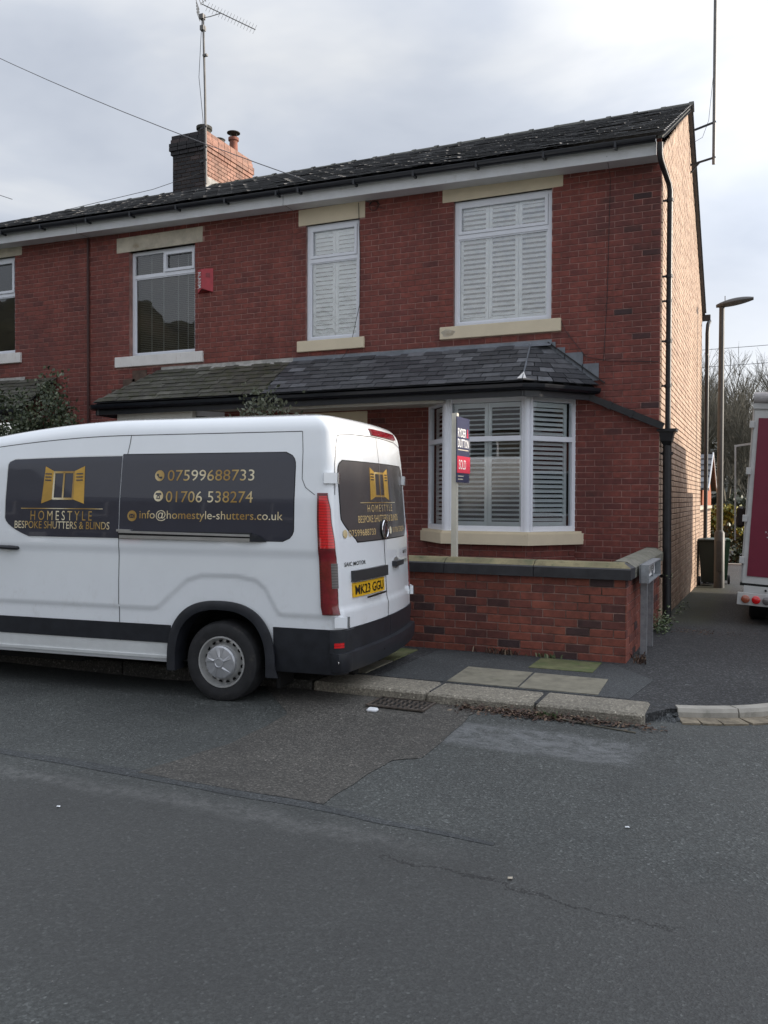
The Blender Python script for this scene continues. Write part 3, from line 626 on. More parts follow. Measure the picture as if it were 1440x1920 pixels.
# ------------------------------------------------------------------ roofs
RY, RZ = 15.5, 8.42
def eave(x): return 6.27 + .0158 * (-1.2 - x)
def slate_slab(mb, P, th=.008):   # P: 4 pts lower-left, lower-right, upper-right, upper-left, lifted at lower edge
    n = (P[1] - P[0]).cross(P[3] - P[0]).normalized()
    lo = [p - n * th for p in P]
    mb.add(P + lo, [(0, 1, 2, 3), (0, 4, 5, 1), (1, 5, 6, 2), (3, 7, 4, 0)])
def main_roof(house, xa, xb, seed):
    roof = empty('roof', (0, 0, 0)); roof.parent = house; roof.location = -W[house.name] + Vector((0, 0, 0)); W[roof.name] = Vector((0, 0, 0))
    base = MB()
    base.quad((xa, 11.2, eave(xa) - .01), (xb, 11.2, eave(xb) - .01), (xb, RY, RZ - .03), (xa, RY, RZ - .03)); base.quad((xa, RY, RZ - .03), (xb, RY, RZ - .03), (xb, 19.95, 5.78), (xa, 19.95, 5.78))
    base.quad((xa, 11.2, eave(xa) - .05), (xb, 11.2, eave(xb) - .05), (xb, RY, RZ - .10), (xa, RY, RZ - .10)); base.quad((xa, RY, RZ - .10), (xb, RY, RZ - .10), (xb, 19.95, 5.72), (xa, 19.95, 5.72))
    base.build('roof_deck', M['slate'], roof, fix=False)
    rg = random.Random(seed); mb = MB(); rows = 22
    for r in range(rows):
        t0, t1 = r / rows, min(1, (r + 1.25) / rows); w = .27; x = xa - (r % 2) * w / 2
        while x < xb:
            a, b = max(x, xa) + .003, min(x + w, xb) - .003; x += w
            if b - a < .03: continue
            j = rg.uniform(-.006, .006); l = rg.uniform(.010, .016)
            if rg.random() < .06: l += .012; j -= .02
            def Q(xx, t, h):
                return Vector((xx, 11.14 + (RY - 11.14) * t, eave(xx) + (RZ - eave(xx)) * t + h))
            slate_slab(mb, [Q(a, t0 + j / 4.8, l + .012), Q(b, t0 + j / 4.8, l + .012 + rg.uniform(-.004, .004)), Q(b, t1, .004), Q(a, t1, .004)], .009)
    mb.build('slates', M['slate'], roof, kind='stuff', fix=False)
    # ridge tiles
    x = xa
    while x < xb - .05:
        e_ = min(x + .46, xb); m = MB(); dz = rg.uniform(-.006, .008)
        pr = [(-.13, -.075), (-.07, .0), (-.025, .03), (.025, .03), (.07, 0), (.13, -.085)]
        m.add([(x + .004, RY + a, RZ + b + dz) for a, b in pr] + [(e_ - .004, RY + a, RZ + b + dz) for a, b in pr], [(i, i + 1, 7 + i, 6 + i) for i in range(5)])
        m.add([(e_ - .04, RY + a * 1.12, RZ + b + .014 + dz) for a, b in pr] + [(e_ + .035, RY + a * 1.12, RZ + b + .014 + dz) for a, b in pr], [(i, i + 1, 7 + i, 6 + i) for i in range(5)])
        m.build('ridge_tile', M['ridge'], roof, fix=False); x += .46
    return roof
def fascia_gutter(house, xa, xb, joints=True):
    m = MB(); A = (xa, 11.30, eave(xa) - .13); B = (xb, 11.30, eave(xb) - .13)
    m.bar(A, B, .022, .17, up=(0, 0, 1)); m.build('fascia_board', M['fascia'], house)
    m = MB(); m.quad((xa, 11.31, eave(xa) - .20), (xb, 11.31, eave(xb) - .20), (xb, FY - .0, eave(xb) - .20), (xa, FY, eave(xa) - .20)); m.build('soffit', M['fascia'], house, fix=False)
    m = MB(); pr = [(-.115 + 0, .0)] ; n = 8; P = []
    for i in range(n + 1):
        a = math.pi + math.pi * i / n; P.append((.055 * math.cos(a), .055 * math.sin(a)))
    for sc in (1, .88):
        m.add([(xa, 11.22 + y * sc, eave(xa) - .025 + z * sc) for y, z in P] + [(xb, 11.22 + y * sc, eave(xb) - .025 + z * sc) for y, z in P], [(i, i + 1, n + 2 + i, n + 1 + i) for i in range(n)])
    m.bar((xa, 11.167, eave(xa) - .022), (xb, 11.167, eave(xb) - .022), .008, .012); 
    m.add([(xb, 11.22 + y, eave(xb) - .025 + z) for y, z in P], [tuple(range(n + 1))])
    m.build('gutter', M['gutter'], house, fix=False)
    x = xa + .3
    while x < xb:
        m = MB(); m.box(x, x + .03, 11.16, 11.29, eave(x) - .095, eave(x) - .03); m.build('gutter_bracket', M['gutter'], house); x += .92
# ------------------------------------------------------------------ houses
def make_house(name, xa, xb, label, group='houses of the red brick terrace'):
    h = empty(name, (xb, FY, 0), label, 'house', group); return h
HE = make_house('terraced_house', -6.65, -1.204, 'end terrace house of red brick with white shutters in its windows and a bay')
HM = make_house('terraced_house', -10.70, -6.65, 'middle terrace house with dark venetian blind upstairs and a red alarm box')
HL = make_house('terraced_house', -15.2, -10.70, 'leftmost terrace house, cut by the photo edge behind the dark green bush')
def wall_part(house, name='front_wall'):
    w = empty(name, (0, FY, 0)); w.parent = house; w.location = Vector((0, FY, 0)) - W[house.name]; W[w.name] = Vector((0, FY, 0)); return w
RW = (-4.03, -2.625, 4.165, 5.935); MW = (-6.425, -5.51, 4.125, 5.895); LW = (-9.835, -8.48, 4.10, 5.87); LLW = (-13.8, -12.44, 4.33, 6.09)
BAY = [(-4.40, FY), (-3.89, 10.95), (-2.79, 10.95), (-2.28, FY)]
top = eave(-4) - .02
# openings: (u0,u1,v0,v1) with u = X
hE = [RW, MW, (-4.36, -2.32, 1.0, 3.12), (-6.45, -5.55, .1, 2.75)]
hM = [LW, (-9.5, -7.95, 1.0, 3.12), (-7.75, -6.8, .1, 2.75)]
hL = [LLW, (-14, -12.3, 1.0, 3.1)]
def front(house, xa, xb, holes, nind, stones, seed, quoin=None):
    w = wall_part(house); mb = MB(); holed(mb, (0, FY + .003, 0), (1, 0, 0), xa, xb, -.05, 6.45, holes, .12, (0, -1, 0)); mb.build('mortar_bed', M['mortar'], w, fix=False)
    brickwork(w, (0, FY, 0), (1, 0, 0), (0, -1, 0), xb - math.ceil((xb - xa) / .235) * .235, xb, .1, .1 + .0825 * 76, holes + stones, M['brick_red'], nind=nind, seed=seed,
              ulim=lambda v: (xa, xb), quoin=quoin)
def quoinE(x, y, v, rg):
    d = -1.204 - (x + y) / 2
    if d < .30 and rg.random() < .35: return True
    if d < .9 and rg.random() < .06: return True
    if v < 1.1 and rg.random() < .2: return True
    return rg.random() < .005
ST = {'RL': (-4.20, -2.475, 5.935, 6.180), 'RS': (-4.22, -2.485, 3.99, 4.165), 'ML': (-6.55, -5.42, 5.895, 6.145), 'MS': (-6.555, -5.418, 3.96, 4.125),
      'LL': (-10.095, -8.33, 5.87, 6.125), 'LS': (-10.11, -8.31, 3.925, 4.10), 'LLL': (-14, -12.268, 6.09, 6.33), 'LLS': (-14, -12.277, 4.15, 4.33)}
front(HE, -6.65, -1.204, hE, 300, [ST['RL'], ST['RS'], ST['ML'], ST['MS']], 11, quoinE)
front(HM, -10.70, -6.65, hM, 300, [ST['LL'], ST['LS']], 12)
front(HL, -15.2, -10.70, hL, 300, [ST['LLL'], ST['LLS']], 13)
for k, mt, h, nm in (('RL', 'cream', HE, 'lintel'), ('RS', 'cream', HE, 'window_sill'), ('ML', 'cream', HE, 'lintel'), ('MS', 'cream', HE, 'window_sill'), ('LL', 'stone_pale', HM, 'lintel'), ('LS', 'stone_white', HM, 'window_sill'), ('LLL', 'stone_pale', HL, 'lintel'), ('LLS', 'stone_white', HL, 'window_sill')):
    s = ST[k]; stone(h, s[0], s[1], s[2], s[3], M[mt], nm, .045 if 'sill' in nm else .008)
m = MB()     # bare patch where the paint of the wide sill has flaked off
pts = [(-4.19 + .10 + .10 * math.cos(a) * (1 + .18 * math.sin(5 * a)), FY - .0465, 4.075 + .052 * math.sin(a) * (1 + .15 * math.cos(3 * a))) for a in [i * math.pi / 8 for i in range(16)]]
m.add(pts, [tuple(range(16))]); m.build('flaked_paint', M['stone_pale'], HE, fix=False)
sash_window(HE, *RW, 5.44, shut=3, tilt=.58, glass=M['glass_up'], label='wide upstairs window with three shutter panels')
sash_window(HE, *MW, 5.36, shut=2, tilt=.42, glass=M['glass_up'], label='narrow upstairs window with two shutter panels')
wl = sash_window(HM, *LW, 5.46, deep=.09, left_opener=True, label='upstairs window with a dark blind and a small opener', glass=M['glass_dark'])
sl = MB(); sl.box(-.59, .59, -.011, .011, -.001, .001)
sl.v = [(x, y * 1, z + y * .5) for (x, y, z) in sl.v]; me = sl.mesh('blind_slat', M['blind'])
k = 0; z = 4.18
while z < 5.80:
    if abs(z - 5.46) > .04: inst('blind_slat', me, (-9.16, FY + .20, z), wl)
    z += .031
for x in (-9.5, -9.25, -8.95, -8.75):
    m = MB(); m.box(x - .008, x + .008, FY + .183, FY + .186, 4.16, 5.82); m.build('blind_tape', M['blind_light'], wl)
sash_window(HL, *LLW, 5.42, deep=.06, left_opener=True, label='upstairs window cut by the photo edge', glass=M['glass_dark'])
for h, x0, x1 in ((HE, -6.45, -5.55), (HM, -7.75, -6.8)):
    m = MB(); m.box(x0, x1, FY + .45, FY + .5, .1, 2.75); d = m.build('front_door', M['upvc'], h)
    m = MB(); m.box(x0 + .12, x1 - .12, FY + .43, FY + .448, 1.2, 2.4); m.build('door_light', M['glass_van'], d)
    stone(h, -6.645 if h is HE else -7.87, -5.37 if h is HE else -6.655, 2.78, 3.02, M['cream'] if h is HE else M['stone_pale'], 'lintel', .012)
# ---- gable
gable = wall_part(HE, 'gable_wall')
GX = -1.204
def gtop(y): return (6.20 + (RZ - .12 - 6.20) * (y - 11.5) / (RY - 11.5)) if y < RY else (RZ - .12 + (5.80 - RZ + .12) * (y - RY) / (19.9 - RY))
mb = MB(); mb.add([(GX - .004, 11.594, -.5), (GX - .004, 19.9, -.7), (GX - .004, 19.9, gtop(19.9)), (GX - .004, RY, gtop(RY)), (GX - .004, 11.594, gtop(11.594))], [(0, 1, 2, 3, 4)])
mb.quad((GX, 19.9, -.7), (-15.2, 19.9, -.7), (-15.2, 19.9, 5.8), (GX, 19.9, 5.8))
mb.build('mortar_bed', M['mortar_dark'], gable, fix=False)
def gl(v):
    # v is height; returns Y-range offset from 11.59
    a = 0.0; b = 8.31
    if v > 6.2: a = max(0, (v - 6.20) / (RZ - .12 - 6.20) * 4.0 - .09)
    if v > 5.8: b = min(8.31, RY - 11.59 + (RZ - .12 - v) / (RZ - .12 - 5.80) * 4.4)
    return (a + .002, b)
brickwork(gable, (GX, 11.59, 0), (0, 1, 0), (1, 0, 0), 0, 8.31, -.56, -.56 + .0825 * 108, [], M['brick_gable'], ulim=gl, seed=21, jt=.013, proud=.009, nind=300)
# verge mortar
m = MB(); m.bar((GX + .02, 11.16, eave(GX) - .05), (GX + .02, RY, RZ - .06), .055, .022); m.bar((GX + .02, RY, RZ - .06), (GX + .02, 19.95, 5.74), .055, .022); m.build('verge_mortar', M['ridge'], HE)
rE = main_roof(HE, -6.65, GX + .07, 31); main_roof(HM, -10.70, -6.65, 32); main_roof(HL, -15.4, -10.70, 33)
m = MB()
for i in range(22):
    t = i / 22; y = RY + (19.95 - RY) * t; z = RZ + (5.80 - RZ) * t; m.bar((GX + .045, y, z + .012), (GX + .045, y + .24, z - .13), .09, .014)
m.build('verge_slates', M['slate'], rE, kind='stuff')
fascia_gutter(HE, -6.645, -1.24); fascia_gutter(HM, -10.70, -6.655); fascia_gutter(HL, -15.4, -10.71)
# back gutter stub
m = MB(); m.box(-2.2, -1.03, 19.93, 20.05, 5.62, 5.74); m.build('gutter', M['gutter'], HE)
# ---- bay window of the end house (+ bays of the others)
def bay(house, pts, label=None, full=True):
    win = empty('bay_window', (pts[1][0], pts[1][1], 1.28)); win.parent = house; wl_ = Vector((pts[1][0], pts[1][1], 1.28)); win.location = wl_ - W[house.name]; W[win.name] = wl_
    if label: win['label'] = label
    z0, z1, zt = 1.29, 3.09, 2.52
    fr = MB()
    for i, (a, b) in enumerate(((0, 1), (1, 2), (2, 3))):
        A = Vector((*pts[a], 0)); B = Vector((*pts[b], 0)); d = B - A; L0 = d.length; ang = math.atan2(d.y, d.x)
        m = MB(); e0 = .045 if a in (1, 2) else .06; e1 = .045 if b in (1, 2) else .06
        m.box(0, e0, -.0, .07, z0, z1); m.box(L0 - e1, L0, -.0, .07, z0, z1)
        m.box(e0, L0 - e1, 0, .07, z0, z0 + .07); m.box(e0, L0 - e1, 0, .07, z1 - .085, z1); m.box(e0, L0 - e1, -.006, .064, zt - .035, zt + .03)
        xf(m, (A.x, A.y, 0), ang); m.build('frame', M['upvc'], win)
        g = MB(); g.quad((.03, .035, z0 + .06), (L0 - .03, .035, z0 + .06), (L0 - .03, .035, zt), (.03, .035, zt)); g.quad((.03, .035, zt), (L0 - .03, .035, zt), (L0 - .03, .035, z1 - .08), (.03, .035, z1 - .08))
        xf(g, (A.x, A.y, 0), ang); g.build('pane', M['glass'], win, fix=False)
        if full:
            n = 2 if i == 1 else 1
            shutters(win, (A.x + math.cos(ang) * .07, A.y + math.sin(ang) * .07, 0), ang, L0 - .14, z0 + .05, z1 - .09, n, zt, .0625, 1.12 if i == 1 else (.8 if i == 2 else .9))
    for k in (1, 2):     # moulded corner posts
        for dx, dy, r in ((0, 0, .052), (-.045 if k == 2 else .05, -.004, .028), (.055 if k == 2 else -.05, .02, .024)):
            m = MB(); m.tube([(pts[k][0] + dx, pts[k][1] + .012 + dy, z0), (pts[k][0] + dx, pts[k][1] + .012 + dy, z1)], r, 10); m.build('corner_post', M['upvc'], win, smooth=40)
    def offp(p, o):
        xc = (pts[1][0] + pts[2][0]) / 2; r_ = []
        for i, q in enumerate(p):
            sx_ = -1 if q[0] < xc else 1
            r_.append((q[0] + sx_ * o * (1.3 if i in (0, 3) else .55), q[1] - (o if i in (1, 2) else 0)))
        return r_
    sill = MB(); sill.prism(offp(pts, .09), 1.115, 1.262); sill.prism(offp(pts, .07), 1.262, 1.289); sill.build('window_sill', M['cream'], win)
    m = MB(); m.prism(offp(pts, -.002), -.05, 1.113); m.build('bay_base', M['mortar'], win)
    for i, (a, b) in enumerate(((0, 1), (1, 2), (2, 3))):
        A = Vector((*pts[a], 0)); B = Vector((*pts[b], 0)); d = (B - A).normalized(); L0 = (B - A).length
        brickwork(win, A - Vector((-d.y, d.x, 0)) * .004, d, (d.y, -d.x, 0), 0, L0, .125, .125 + .0825 * 12, [], M['brick_red'], seed=40 + i)
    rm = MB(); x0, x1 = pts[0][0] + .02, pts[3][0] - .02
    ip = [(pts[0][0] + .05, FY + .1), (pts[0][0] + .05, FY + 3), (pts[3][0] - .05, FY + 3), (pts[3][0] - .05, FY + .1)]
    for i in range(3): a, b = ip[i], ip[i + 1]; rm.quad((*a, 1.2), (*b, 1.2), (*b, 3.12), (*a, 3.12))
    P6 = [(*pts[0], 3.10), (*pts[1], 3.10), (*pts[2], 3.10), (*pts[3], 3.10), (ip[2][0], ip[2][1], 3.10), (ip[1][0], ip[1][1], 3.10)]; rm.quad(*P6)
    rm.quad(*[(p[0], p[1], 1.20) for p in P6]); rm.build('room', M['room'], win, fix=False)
    return win
bay(HE, BAY, 'ground floor bay window with white shutters above the garden wall')
bay(HM, [(-9.55, FY), (-9.05, 10.95), (-8.25, 10.95), (-7.9, FY)], full=False)
# ---- porch roof running over both doors and bays
GYp, GZp, WZp = 10.70, 3.20, 3.79      # eave Y, eave z, height at wall
def porch(house, xa, xb, hipL, hipR, mat, seed):
    pr_ = empty('porch_roof', (xa, GYp, GZp)); pr_.parent = house; pr_.location = Vector((xa, GYp, GZp)) - W[house.name]; W[pr_.name] = Vector((xa, GYp, GZp))
    rg = random.Random(seed); rows = 8; w = .262
    def P(x, t, h=0): return Vector((x, GYp - .02 + (FY - .03 - GYp) * t, GZp + .02 + (WZp - GZp) * t + h))
    tx = .12 # hip x-shift towards the wall per t
    def lim(t): return (xa + (.62 * t if hipL else 0), xb - (tx * t if hipR else 0))
    m = MB(); l0, r0 = lim(0); l1, r1 = lim(1); m.quad(P(l0, 0), P(r0, 0), P(r1, 1), P(l1, 1)); m.quad(P(l0, 0, -.04), P(r0, 0, -.04), P(r1, 1, -.04), P(l1, 1, -.04)); m.build('roof_deck', M['gasket'], pr_, fix=False)
    full = MB(); y1 = (FY - .03 - GYp) / rows * 1.3; z1 = (WZp - GZp) / rows * 1.3
    mes = []
    for v in range(4):
        q = MB(); k = rg.uniform(-.006, .006); slate_slab(q, [Vector((-w / 2 + .004, 0, .022)), Vector((w / 2 - .004, k, .022 + k * .5)), Vector((w / 2 - .004, y1, z1 + .006)), Vector((-w / 2 + .004, y1, z1 + .006))], .009); mes.append(q.mesh('slate', mat))
    for r in range(rows):
        t0 = r / rows; a0, b0 = lim(t0 + .5 / rows); x = xa - (r % 2) * w / 2 - (.05 if r % 3 == 0 else 0)
        while x < b0:
            s, e_ = x, x + w; x += w
            if e_ <= a0: continue
            if s >= a0 and e_ <= b0:
                p = P((s + e_) / 2, t0); o = inst('slate', rg.choice(mes), (p.x, p.y + rg.uniform(-.006, .004), p.z + rg.uniform(0, .004)), pr_)
            else:
                s, e_ = max(s, a0), min(e_, b0)
                if e_ - s < .04: continue
                q = MB(); slate_slab(q, [P(s + .003, t0, .022), P(e_ - .003, t0, .022), P(e_ - .003, t0 + 1.3 / rows, .006), P(s + .003, t0 + 1.3 / rows, .006)], .009); q.build('slate', mat, pr_, fix=False)
    return pr_
PE = porch(HE, -6.65, -2.78, False, True, M['slate_porch'], 51)
PM = porch(HM, -9.82, -6.65, True, False, M['slate_moss'], 52)
PL = porch(HL, -14.5, -11.3, False, True, M['slate_moss'], 53)
# right hip return of the end house porch
hb = Vector((-2.78, GYp - .02, GZp + .02)); ht = Vector((-2.90, FY - .03, WZp + .02)); we = Vector((-1.96, FY - .01, GZp + .02)); wt = Vector((-2.68, FY - .01, WZp + .02))
dn_ = Vector((0, 0, -.07)); m = MB(); m.quad(hb + dn_, we + dn_, wt + dn_, ht + dn_); m.build('roof_deck', M['gasket'], PE, fix=False)
rows = 8; rg = random.Random(54)
for r in range(rows):
    t0 = r / rows; t1 = min(1, (r + 1.3) / rows)
    A0, B0 = hb.lerp(ht, t0), we.lerp(wt, t0); A1, B1 = hb.lerp(ht, t1), we.lerp(wt, t1); Lr = (B0 - A0).length; n = max(1, int(round(Lr / .25)))
    for k in range(n):
        s, e_ = k / n, (k + 1) / n
        if r % 2 and n > 1: s = max(0, s - .5 / n) if k else 0; e_ = e_ - .5 / n if k < n - 1 else 1
        up = Vector((0, 0, 1)); q = MB(); slate_slab(q, [A0.lerp(B0, s) + up * .022, A0.lerp(B0, e_ - .015) + up * .024, A1.lerp(B1, e_ - .015) + up * .006, A1.lerp(B1, s) + up * .006], .009); q.build('slate', M['slate_porch'], PE, fix=False)
# mitred hip flashes and the ridge lead
m = MB(); m.tube([hb + Vector((0, 0, .03)), ht + Vector((0, 0, .03))], .012, 6); m.build('hip_lead', M['lead'], PE)
m = MB(); m.add([hb + Vector((-.07, -.01, .035)), hb + Vector((.05, .0, .035)), hb.lerp(ht, .16) + Vector((0, 0, .045))], [(0, 1, 2)]); m.build('hip_flash', M['stone_white'], PE, fix=False)
# lead flashing along the wall with steps
def leadflash(pr, x0, x1, mat, zt=None, zb=None):
    m = MB(); rg = random.Random(int(-x0 * 10)); n = int((x1 - x0) / .35); zt0 = 3.885
    for i in range(n):
        a = x0 + (x1 - x0) * i / n; b = x0 + (x1 - x0) * (i + 1) / n
        m.add([(a, FY - .012, zt0), (b + .02, FY - .016, zt0 + .003), (b + .02, FY - .10, WZp - .005 + rg.uniform(-.012, .012)), (a, FY - .10, WZp - .005 + rg.uniform(-.012, .012)), (b + .02, FY - .024, WZp + .05), (a, FY - .02, WZp + .05)], [(0, 1, 4, 5), (5, 4, 2, 3)])
    m.build('lead_flashing', mat, pr, fix=False)
leadflash(PE, -6.65, -2.63, M['lead']); leadflash(PM, -9.15, -6.65, M['mortar_pale']); leadflash(PL, -14.5, -12.2, M['mortar_pale'])
def steps(pr, pts, mat):
    for (x0, x1, z0, z1) in pts:
        m = MB(); m.box(x0, x1, FY - .016, FY - .008, z0, z1); m.build('step_flashing', mat, pr)
steps(PE, [(-2.70, -2.56, 3.62, 3.85), (-2.57, -2.43, 3.52, 3.77), (-2.44, -2.19, 3.42, 3.69), (-2.20, -1.98, 3.30, 3.53)], M['lead'])
m = MB(); m.bar((-2.66, FY - .03, WZp + .06), (-1.9, FY - .03, GZp + .06), .03, .015); m.build('valley_lead', M['gasket'], PE)
steps(PM, [(-9.75, -9.45, 3.66, 3.86), (-9.95, -9.7, 3.5, 3.72), (-10.2, -9.9, 3.36, 3.56), (-10.42, -10.15, 3.24, 3.42)], M['mortar_dark'])
def porch_gutter(pr, pts, closed=True):
    pts = [Vector(p) for p in pts]
    m = MB(); n = 6; prof = []
    for i in range(n + 1):
        a = math.pi + math.pi * i / n; prof.append((.06 * math.cos(a), .06 * math.sin(a)))
    prof = [(-.062, .012)] + prof + [(.062, .012)]
    rings = []
    for i, p in enumerate(pts):
        d = ((pts[min(i + 1, len(pts) - 1)] - pts[max(i - 1, 0)])).normalized(); nx = Vector((d.y, -d.x, 0)).normalized()
        rings.append([p + nx * (-q[0]) + Vector((0, 0, q[1])) for q in prof])
    k = len(prof)
    m.add([v for r_ in rings for v in r_], [(i * k + j, i * k + j + 1, (i + 1) * k + j + 1, (i + 1) * k + j) for i in range(len(pts) - 1) for j in range(k - 1)] + [tuple(range(k)), tuple((len(pts) - 1) * k + j for j in range(k))])
    m.build('gutter', M['gutter'], pr, fix=False)
    m = MB()
    for i in range(len(pts) - 1):
        a, b = pts[i], pts[i + 1]; o = Vector(((b - a).normalized().y, -(b - a).normalized().x, 0)) * -.07
        m.bar(a + o + Vector((0, 0, -.065)), b + o + Vector((0, 0, -.065)), .025, .15)
    m.build('fascia_board', M['gutter'], pr)
gz = GZp - .03
porch_gutter(PE, [(-6.65, GYp - .05, gz), (-2.76, GYp - .05, gz), (-2.55, GYp + .10, gz), (-1.98, FY - .06, gz)])
porch_gutter(PM, [(-9.95, FY - .15, gz), (-9.86, GYp + .05, gz), (-9.75, GYp - .05, gz), (-6.655, GYp - .05, gz)])
porch_gutter(PL, [(-14.5, GYp - .05, gz), (-11.3, GYp - .05, gz)])
m = MB(); m.box(-6.65, -4.0, GYp + .09, FY - .01, 3.035, 3.06); m.prism([(-4.0, GYp + .09), (-2.78, GYp + .09), (-2.16, FY - .01), (-4.0, FY - .01)], 3.098, 3.12)
m.box(-6.65, -3.9, GYp + .12, GYp + .22, 3.0, 3.034); m.build('porch_soffit', M['room_white'], PE)
m = MB(); m.box(-9.7, -6.655, GYp + .09, FY - .01, 3.098, 3.12); m.box(-9.4, -7.95, GYp + .10, GYp + .2, 2.94, 3.09); m.build('porch_soffit', M['room_white'], PM)
# ---- pipes
def pipe(house, pts, r, mat=None, name='downpipe', n=12):
    m = MB(); m.tube(pts, r, n); return m.build(name, mat or M['iron'], house, smooth=40)
m = MB(); m.tube([(-1.19, 11.24, 6.18), (-1.19, 11.245, 6.05), (-1.185, 11.27, 5.98), (-1.12, 11.67, 5.80), (-1.11, 11.70, 5.72), (-1.11, 11.70, 2.62)], .036, 12); m.build('downpipe', M['iron'], HE, smooth=40)
pipe(HE, [(-1.115, 11.69, 2.50), (-1.10, 11.69, .10)], .056, name='drainpipe')
for z, r in ((2.32, .07), (.72, .068), (5.60, .045), (4.62, .045), (3.78, .045), (3.2, .045), (4.30, .04)):
    m = MB(); m.lathe([(r, -.02), (r, .02)], (-1.11, 11.70, z), n=14); m.box(-1.21, -1.14, 11.685, 11.71, z - .012, z + .012); m.build('pipe_collar', M['iron'], HE)
m = MB()   # hopper head
m.add([(-1.21, 11.58, 2.62), (-1.02, 11.58, 2.62), (-1.02, 11.80, 2.62), (-1.21, 11.80, 2.62), (-1.19, 11.60, 2.48), (-1.05, 11.60, 2.48), (-1.05, 11.78, 2.48), (-1.19, 11.78, 2.48), (-1.16, 11.64, 2.42), (-1.07, 11.64, 2.42), (-1.07, 11.74, 2.42), (-1.16, 11.74, 2.42)],
      [(0, 1, 5, 4), (1, 2, 6, 5), (2, 3, 7, 6), (3, 0, 4, 7), (4, 5, 9, 8), (5, 6, 10, 9), (6, 7, 11, 10), (7, 4, 8, 11)])
m.box(-1.235, -.995, 11.56, 11.82, 2.60, 2.635); m.build('hopper_head', M['iron'], HE)
m = MB(); m.bar((-2.15, FY - .07, 3.10), (-1.15, FY - .07, 2.66), .075, .085); m.build('branch_pipe', M['iron'], HE)
m = MB(); m.bar((-1.84, FY - .07, 2.965), (-1.80, FY - .07, 2.945), .09, .10); m.build('pipe_collar', M['iron'], HE)
m = MB(); m.bar((-1.56, FY - .07, 2.84), (-1.52, FY - .07, 2.82), .09, .10); m.build('pipe_collar', M['iron'], HE)
m = MB(); m.tube([(-1.05, 19.97, 5.60), (-1.07, 19.8, 5.5), (-1.08, 19.75, 5.3), (-1.08, 19.75, -.1)], .042, 10); m.build('downpipe', M['iron'], HE, smooth=40)
m = MB(); m.tube([(-10.70, FY - .03, 6.2), (-10.70, FY - .03, 3.0), (-10.70, FY - .03, .2)], .022, 8); m.build('downpipe', simple('red_painted_pipe', (.05, .016, .014), .6), HM)
# cables on the walls
def cable(pts, r=.005, name='cable', parent=None, **k):
    m = MB(); m.tube(pts, r, 5); return m.build(name, M['cable'], parent, **k)
cable([(-5.52, FY - .02, 6.12), (-5.49, FY - .02, 5.3), (-5.50, FY - .015, 4.6), (-5.62, FY - .02, 4.1), (-5.72, FY - .02, 3.9), (-5.75, FY - .12, 3.8)], .0045, 'wall_cable', HE)
cable([(-2.50, FY - .02, 4.15), (-2.42, FY - .02, 3.98), (-2.15, FY - .02, 3.62), (-1.85, FY - .02, 3.55), (-1.22, FY - .02, 3.5)], .004, 'wall_cable', HE)
cable([(-5.27 + .09 * math.cos(a * .7) * (1 - a * .02), FY - .02, 6.04 + .07 * math.sin(a * .7)) for a in range(14)] + [(-5.1, FY - .02, 5.98)], .005, 'cable_coil', HE)
cable([(-1.85, 11.28, 6.13), (-1.85, FY - .01, 5.95), (-1.88, FY - .01, 4.4), (-1.92, FY - .01, 3.55)], .0035, 'wall_cable', HE)
cable([(-2.2, FY - .3, 3.22), (-2.27, FY - .33, 3.27), (-2.33, FY - .36, 3.2), (-2.34, FY - .36, 3.05)], .004, 'loose_cable', HE)
# ------------------------------------------------------------------ chimney
ch = empty('chimney', (-11.3, 15.2, 7.6)); ch.parent = HM; ch.location = Vector((-11.3, 15.2, 7.6)) - W[HM.name]; W[ch.name] = Vector((-11.3, 15.2, 7.6))
cx0, cx1, cy0, cy1 = -11.72, -10.88, 15.22, 17.0
m = MB(); m.box(cx0 + .003, cx1 - .003, cy0 + .003, cy1 - .003, 7.0, 9.42); m.build('stack_core', M['mortar_dark'], ch)
ck = dict(jt=.012, proud=.008)
nc = [24]
z0c = 7.2
brickwork(ch, (cx0, cy0, 0), (1, 0, 0), (0, -1, 0), 0, cx1 - cx0, z0c, z0c + .0825 * 22, [], M['brick_soot_shade'], seed=61, **ck)
brickwork(ch, (cx1, cy0, 0), (0, 1, 0), (1, 0, 0), 0, cy1 - cy0, z0c, z0c + .0825 * 22, [], M['brick_chimney'], seed=62, **ck)
for k, (dz, o) in enumerate(((9.015, .035), (9.10, .06), (9.185, .06), (9.27, .035), (9.355, .02))):     # oversailing courses
    m = MB(); x = cx0 - o
    while x < cx1 + o - .01:
        e_ = min(x + .23, cx1 + o); m.box(x + .004, e_ - .004, cy0 - o, cy0 + .1, dz, dz + .074); x += .235
    m.build('corbel_course', M['brick_soot_shade'], ch, kind='stuff')
    m = MB(); y = cy0 - o + .002
    while y < cy1 + o - .01:
        e_ = min(y + .23, cy1 + o); m.box(cx1 - .1, cx1 + o + .001, y + .004, e_ - .004, dz + .0005, dz + .0745); y += .235
    m.box(cx0 - o, cx1 - .1, cy1 + o - .1, cy1 + o, dz, dz + .07); m.build('corbel_course', M['brick_chimney'], ch, kind='stuff')
m = MB(); a, b, c, d = cx0 + .0, cx1 - .0, cy0 + .0, cy1 - .0
m.add([(a, c, 9.43), (b, c, 9.43), (b, d, 9.43), (a, d, 9.43), (a + .2, c + .2, 9.53), (b - .2, c + .2, 9.53), (b - .2, d - .2, 9.53), (a + .2, d - .2, 9.53)], [(0, 1, 5, 4), (1, 2, 6, 5), (2, 3, 7, 6), (3, 0, 4, 7), (4, 5, 6, 7)]); m.build('flaunching', M['pot_dark'], ch)
